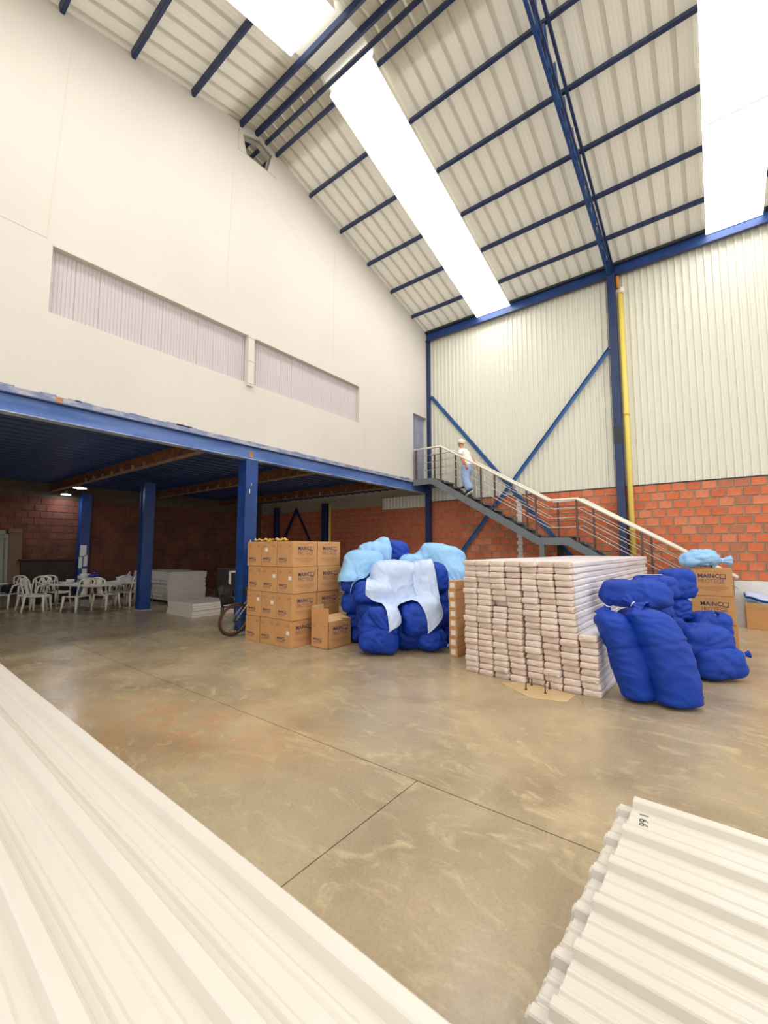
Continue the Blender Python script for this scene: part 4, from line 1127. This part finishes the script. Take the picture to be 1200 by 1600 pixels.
mb = MB(); text_mesh(mb, '1.66', .052, Matrix.Translation((.028, -.042, .0035)) @ Matrix.Rotation(R(-90), 4, 'Z') @ Matrix.Rotation(R(6), 4, 'Z'), -.0006)
mb.build('handwritten_number', 'marker', top, fixn=False)

# ------------------------------------------------------------------ furniture under the mezzanine
def plastic_chair(label, loc, face, kind='splat', m='plastic_white', grp='white plastic chairs', s=1.0):
    """face: heading in degrees the sitter looks along (0 = +X)"""
    t = thing('plastic_chair', label, 'chair', loc, R(face), grp); t.scale = (s, s, s)
    mb = MB(); n = 9; vs = []
    for i in range(n):
        for j in range(n):
            u, v = i / (n - 1) - .5, j / (n - 1) - .5
            vs.append((.42 * u + .01, .40 * v * (1 - .1 * (u < 0)), .375 + .02 * (abs(v) * 2) ** 3 - .015 * math.cos(u * 3) - (.03 if u > .45 else 0)))
    mb.add(vs, [(i * n + j, i * n + j + 1, (i + 1) * n + j + 1, (i + 1) * n + j) for i in range(n - 1) for j in range(n - 1)], True)
    se = mb.build('seat', m, t); sd = se.modifiers.new('solid', 'SOLIDIFY'); sd.thickness = .022; sd.offset = -1
    for sx, sy in ((1, 1), (1, -1), (-1, 1), (-1, -1)):
        MB().tube([(sx * .19, sy * .185, .37), (sx * .2, sy * .195, .2), (sx * .225, sy * .215, 0)], [.034, .028, .022], 6).build('leg', m, t)
    # arched back frame
    arch = []
    for k in range(15):
        a = math.pi * k / 14; y = .205 * math.cos(a); z = .37 + .33 * 1 + .10 * math.sin(a)
        arch.append((-.2 - .10 * (z - .37) / .43, y * (1.0 if k not in (0, 14) else 1.0), z))
    arch = [(-.19, .185, .36)] + arch + [(-.19, -.185, .36)]
    MB().tube(arch, .021, 6).build('back_frame', m, t)
    def backx(z): return -.195 - .10 * (z - .37) / .43
    if kind == 'splat':
        vs = []; 
        for i in range(9):
            z = .38 + .40 * i / 8; wv = .095 - .03 * math.sin(i / 8 * math.pi) + (.04 * (i / 8) ** 3)
            for j in range(5): v = j / 4 - .5; vs.append((backx(z) - .012 * math.cos(v * 3), 2 * wv * v, z))
        mb = MB(); mb.add(vs, [(i * 5 + j, i * 5 + j + 1, i * 5 + j + 6, i * 5 + j + 5) for i in range(8) for j in range(4)], True)
        o = mb.build('back_splat', m, t); sd = o.modifiers.new('solid', 'SOLIDIFY'); sd.thickness = .016
    else:
        for y0, y1 in ((-.12, -.17), (-.05, -.02), (.05, .02), (.12, .17)):
            MB().tube([(backx(.4), y0 * .8, .40), (backx(.62), y0, .62), (backx(.78), y1, .77)], .016, 6).build('back_slat', m, t)
        MB().tube([(backx(.7), -.2, .68), (backx(.64), 0, .62), (backx(.7), .2, .68)], .016, 6).build('back_rail', m, t)
    if kind == 'arm':
        for sy in (1, -1):
            MB().tube([(backx(.6), sy * .2, .60), (0, sy * .235, .60), (.15, sy * .235, .57), (.19, sy * .21, .38)], [.018, .024, .024, .02], 6).build('armrest', m, t)
    return t
def fz(x, y): q = on_z(x, y); return (q.x, q.y, 0)
plastic_chair('white plastic chair seen from behind left, facing the table, front left', fz(57, 955), 55)
plastic_chair('white plastic chair in side view facing left at the table front', fz(119, 955), 205)
plastic_chair('white plastic chair with its solid back towards the camera', fz(165, 951), 118)
plastic_chair('white plastic chair side-on behind the one with its back turned', fz(181, 945), 200, 'slat')
plastic_chair('white plastic chair beside the blue column, rightmost at the table', fz(200, 946), 210)
c6 = plastic_chair('white plastic armchair at the left frame edge with a dark jacket on it', fz(12, 950), -55, 'arm')
plastic_chair('white plastic armchair with a fan back behind the front left chair', (-13.7, 3.16, 0), -50, 'arm')
plastic_chair('white plastic armchair turned sideways at the left table end', (-14.0, 3.75, 0), 25, 'arm')
plastic_chair('white plastic chair mostly hidden behind the far table', fz(184, 934), -120, 'slat')
# jacket on the armchair
sack('dark jacket bundled on the white armchair at the left edge', Vector(c6.location) + Vector((.02, .02, .50)), (.17, .2, .11), (0, 0, 20), 2.2, 61, 'jacket', None, 'jacket', 'jacket', None, .03, False)
def table(label, loc, rz, L, W, H):
    t = thing('folding_table', label, 'table', loc, R(rz), 'folding tables')
    box('table_top', (-L / 2, -W / 2, H - .04), (L / 2, W / 2, H), 'table_white', t, .012)
    for sx in (-1, 1):
        for sy in (-1, 1): MB().tube([(sx * L * .36, sy * W * .38, H - .04), (sx * L * .40, sy * W * .42, .02)], .014, 8).build('leg', 'steel_grey', t)
        MB().tube([(sx * L * .385, -W * .4, .25), (sx * L * .385, W * .4, .25)], .01, 6).build('stretcher', 'steel_grey', t)
    return t
TA = Vector((-12.55, 3.95, 0)); TZ = .64
table('white folding table with containers and a blue bag on it', TA, 20, 1.5, .75, TZ)
TB_ = Vector((-12.6, 5.0, 0))
table('white folding table farther right beside the blue column', TB_, 40, 1.2, .7, TZ)
def tub(label, p, r, h, m, name='container', cat='container'):
    t = thing(name, label, cat, p, group='things on the folding table')
    MB().lathe([(0, .0), (r * .8, 0), (r, h * .95), (r * 1.04, h), (r * .96, h), (r * .78, .01), (0, .01)], 20).build('tub', m, t)
    MB().lathe([(0, h * 1.06), (r * 1.0, h * 1.04), (r * 1.06, h), (r * 1.06, h * .94)], 20).build('lid', m, t)
tub('round white container at the back of the folding table', (TA.x - .42, TA.y + .1, TZ), .11, .22, 'table_white')
tub('squat white bowl left on the folding table', (TA.x - .4, TA.y - .22, TZ), .09, .1, 'paper_label')
tub('grey tub in the middle of the folding table', (TA.x + .12, TA.y - .12, TZ), .1, .14, 'steel_grey')
sack('dark blue cloth bag peaked on the folding table', TA + Vector((-.08, .2, TZ + .125)), (.18, .14, .12), (0, 0, 30), 2.0, 62, 'bag_blue', ((0, 0, .11), (0, 0, 1), .03), 'bag', 'bag', None, .03, False)
box_l = thing('storage_tub', 'pale flat storage tub on the right-hand folding table', 'tub', TB_ + Vector((-.1, -.05, TZ)), R(40))
box('tub', (-.2, -.15, 0), (.2, .15, .10), 'panel_pack', box_l, .01); box('lid', (-.21, -.16, .10), (.21, .16, .12), 'sheet_pale', box_l, .006)
# panel stacks
def panel_stack(nm, org, X, Y, n, th, z0, grp, seed):
    r = random.Random(seed)
    me = MB().box((0, 0, 0), (X, Y, th * .93)).mesh('flat_panel', 'panel_pack')
    for k in range(n):
        o = link('flat_panel', me); o.location = (org[0] + r.uniform(-.015, .015) + .02 * math.sin(k * .5), org[1] + r.uniform(-.015, .015), z0 + k * th)
        tag(o, 'pale flat panel in the %s, %s from the floor' % (nm, ORD[k + 1]), 'panel', grp)
panel_stack('tall stack under the mezzanine', (-13.2, 5.78), 1.1, 1.12, 17, .046, .075, 'panels in the tall stack', 3)
panel_stack('low stack in front of it', (-10.27, 4.92), 1.14, 1.05, 6, .05, .0, 'panels in the low stack', 4)
pl = thing('pallet', 'dark wooden pallet under the tall panel stack', 'pallet', (-13.2, 5.78, 0))
for k in range(3): box('runner', (.02 + k * .48, 0, 0), (.12 + k * .48, 1.1, .045), 'dark_wood', pl)
for k in range(5): box('slat', (0, .02 + k * .24, .045), (1.1, .12 + k * .24, .07), 'dark_wood', pl)
panel_stack('stack behind the blue column', (-14.6, 5.9), 1.0, 1.3, 14, .06, 0, 'panels behind the column', 5)
# grey board, white frame and blue bundle behind
o = thing('grey_board', 'dark grey board standing behind the low panel stack', 'board', (-11.6, 7.35, 0), R(8))
box('board', (-.5, -.02, .0), (1.15, .02, .92), 'dark_board', o); box('edge_strip', (-.5, -.025, .9), (1.15, .025, .93), 'steel_grey', o)
o = thing('white_frame', 'white open frame leaning near the front blue column', 'frame', (-9.75, 6.5, 0), R(30))
for a, b in (((-.3, -.02, 0), (-.25, .02, .95)), ((.25, -.02, 0), (.3, .02, .95)), ((-.3, -.02, .9), (.3, .02, .95))): box('bar', a, b, 'plastic_white', o)
q = on_z(343, 938); 
sack('blue cloth bundle behind the low panel stack', Vector((-10.4, 7.0, .38)), (.5, .22, .1), (0, 0, 35), 2.4, 63, 'bag_blue', None, 'bundle', 'cloth_bundle', None, .02, False)
o = thing('low_bench', 'low dark bench carrying the blue bundle', 'bench', (-10.4, 7.0, 0), R(35))
box('seat', (-.5, -.22, .24), (.5, .22, .28), 'dark_wood', o)
for sx in (-.45, .41): box('leg', (sx, -.2, 0), (sx + .04, .2, .24), 'dark_wood', o)
# black armchair near the column
bc = plastic_chair('dark brown plastic armchair beside the front blue column, facing right', (-7.62, 5.02, 0), 15, 'arm', 'plastic_black', None, .98)
vs = []
for i in range(7):
    for j in range(5): z = .40 + .38 * i / 6; v = j / 4 - .5; vs.append((-.195 - .10 * (z - .37) / .43 - .01, .36 * v, z))
mb = MB(); mb.add(vs, [(i * 5 + j, i * 5 + j + 1, i * 5 + j + 6, i * 5 + j + 5) for i in range(6) for j in range(4)], True)
o = mb.build('back_panel', 'plastic_black', bc); o.modifiers.new('solid', 'SOLIDIFY').thickness = .015
# dark cupboard, planks and boards by the far wall
o = thing('cupboard', 'low dark wooden cupboard against the far brick wall', 'cupboard', (-14.95, 3.7, 0))
box('body', (-.3, -.6, 0), (.2, .6, 1.2), 'dark_wood', o, .01)
for y in (-.59, .01):
    d = box('door', (.2, y, .05), (.215, y + .58, 1.15), 'dark_wood', o); box('knob', (.215, y + (.5 if y < 0 else .05), .6), (.235, y + (.53 if y < 0 else .08), .63), 'steel_grey', d)
box('top', (-.32, -.64, 1.2), (.24, .64, 1.24), 'dark_wood', o)
for i, (px_, w_, h, m, lb) in enumerate(((2, .16, 2.05, 'pale_board', 'pale board leaning on the far wall at the left frame edge'), (9, .1, 1.95, 'pale_board', 'narrow pale board leaning right beside the leftmost board'), (24, .28, 2.1, 'timber', 'brown plank leaning on the far wall right of the pale boards'))):
    q = on_x(px_, 850, -14.9)
    t = thing('leaning_board', lb, 'board', (-14.62, q.y, 0), rot=(0, R(-11), 0), group='boards leaning on the far wall')
    box('board', (0, -w_ / 2, 0.0), (.03, w_ / 2, h), m, t); box('end_cleat', (.03, -w_ / 2, h - .12), (.05, w_ / 2, h - .04), m, t)

# ------------------------------------------------------------------ bicycle
bk = thing('bicycle', 'bicycle leaning behind the carton stack, rear wheel showing', 'bicycle', (-6.60, 4.31, .008), rot=(0, 0, 0))
bk.matrix_world = Matrix.Translation((-6.66, 4.31, .006)) @ Matrix.Rotation(R(13), 4, 'Y') @ Matrix.Rotation(R(90), 4, 'Z')
WR = .30
def wheel(x):
    ring = [(x + (WR - .022) * math.cos(2 * math.pi * k / 40), 0, WR + (WR - .022) * math.sin(2 * math.pi * k / 40)) for k in range(40)]
    w_ = MB().tube(ring, .022, 8, closed=True).build('wheel', 'tyre', bk)
    ring = [(x + (WR - .05) * math.cos(2 * math.pi * k / 40), 0, WR + (WR - .05) * math.sin(2 * math.pi * k / 40)) for k in range(40)]
    MB().tube(ring, .013, 6, closed=True).build('rim', 'rim_copper', w_)
    MB().tube([(x, -.045, WR), (x, .045, WR)], .022, 10).build('hub', 'spoke', w_)
    mb = MB()
    for k in range(28):
        a = 2 * math.pi * k / 28; mb.tube([(x + .02 * math.cos(a + .8), .03 * (-1) ** k, WR + .02 * math.sin(a + .8)), (x + (WR - .055) * math.cos(a), 0, WR + (WR - .055) * math.sin(a))], .0012, 4)
    tag(mb.build('spokes', 'spoke', w_), kind='stuff')
wheel(0); wheel(.98)
BB, STp, HT, HB = (.40, 0, .27), (.27, 0, .70), (.80, 0, .72), (.83, 0, .60)
for a, b, r in ((BB, STp, .016), (STp, HT, .015), (BB, HB, .018), (HT, HB, .02)): MB().tube([a, b], r, 10).build('frame_tube', 'bike_frame', bk)
for s in (-1, 1):
    MB().tube([(0, s * .055, WR), (.27, s * .03, .68)], .009, 8).build('seat_stay', 'spoke', bk)
    MB().tube([(0, s * .055, WR), (.38, s * .035, .275)], .009, 8).build('chain_stay', 'bike_frame', bk)
    MB().tube([(.83, s * .04, .60), (.98, s * .05, WR)], .011, 8).build('fork_blade', 'spoke', bk)
MB().tube([STp, (.245, 0, .80)], .013, 8).build('seat_post', 'spoke', bk)
MB().tube([(.12, 0, .81), (.22, 0, .82), (.36, 0, .81)], [.07, .05, .02], 10).build('saddle', 'bike_frame', bk)
MB().tube([HT, (.78, 0, .80)], .014, 8).build('stem', 'bike_frame', bk)
MB().tube([(.80, -.2, .82), (.78, -.08, .80), (.78, .08, .80), (.80, .2, .82)], .011, 8).build('handlebar', 'bike_frame', bk)
MB().lathe([(.035, -.004), (.085, -.004), (.085, .004), (.035, .004)], 24, Matrix.Translation((BB[0], -.045, BB[2])) @ Matrix.Rotation(R(90), 4, 'X')).build('chainring', 'bike_frame', bk)
MB().tube([(.4, -.07, .27), (.46, -.07, .12)], .009, 6).build('crank', 'spoke', bk)
MB().tube([(.4, .07, .27), (.34, .07, .42)], .009, 6).build('crank', 'spoke', bk)
MB().lathe([(.012, -.012), (.04, -.008), (.03, .012), (.012, .012)], 16, Matrix.Translation((0, -.04, WR)) @ Matrix.Rotation(R(90), 4, 'X')).build('sprocket', 'bike_frame', bk)
MB().tube([(.01, -.06, WR - .02), (.02, -.06, WR - .1), (.04, -.06, WR - .18)], .014, 8).build('derailleur', 'bike_frame', bk)
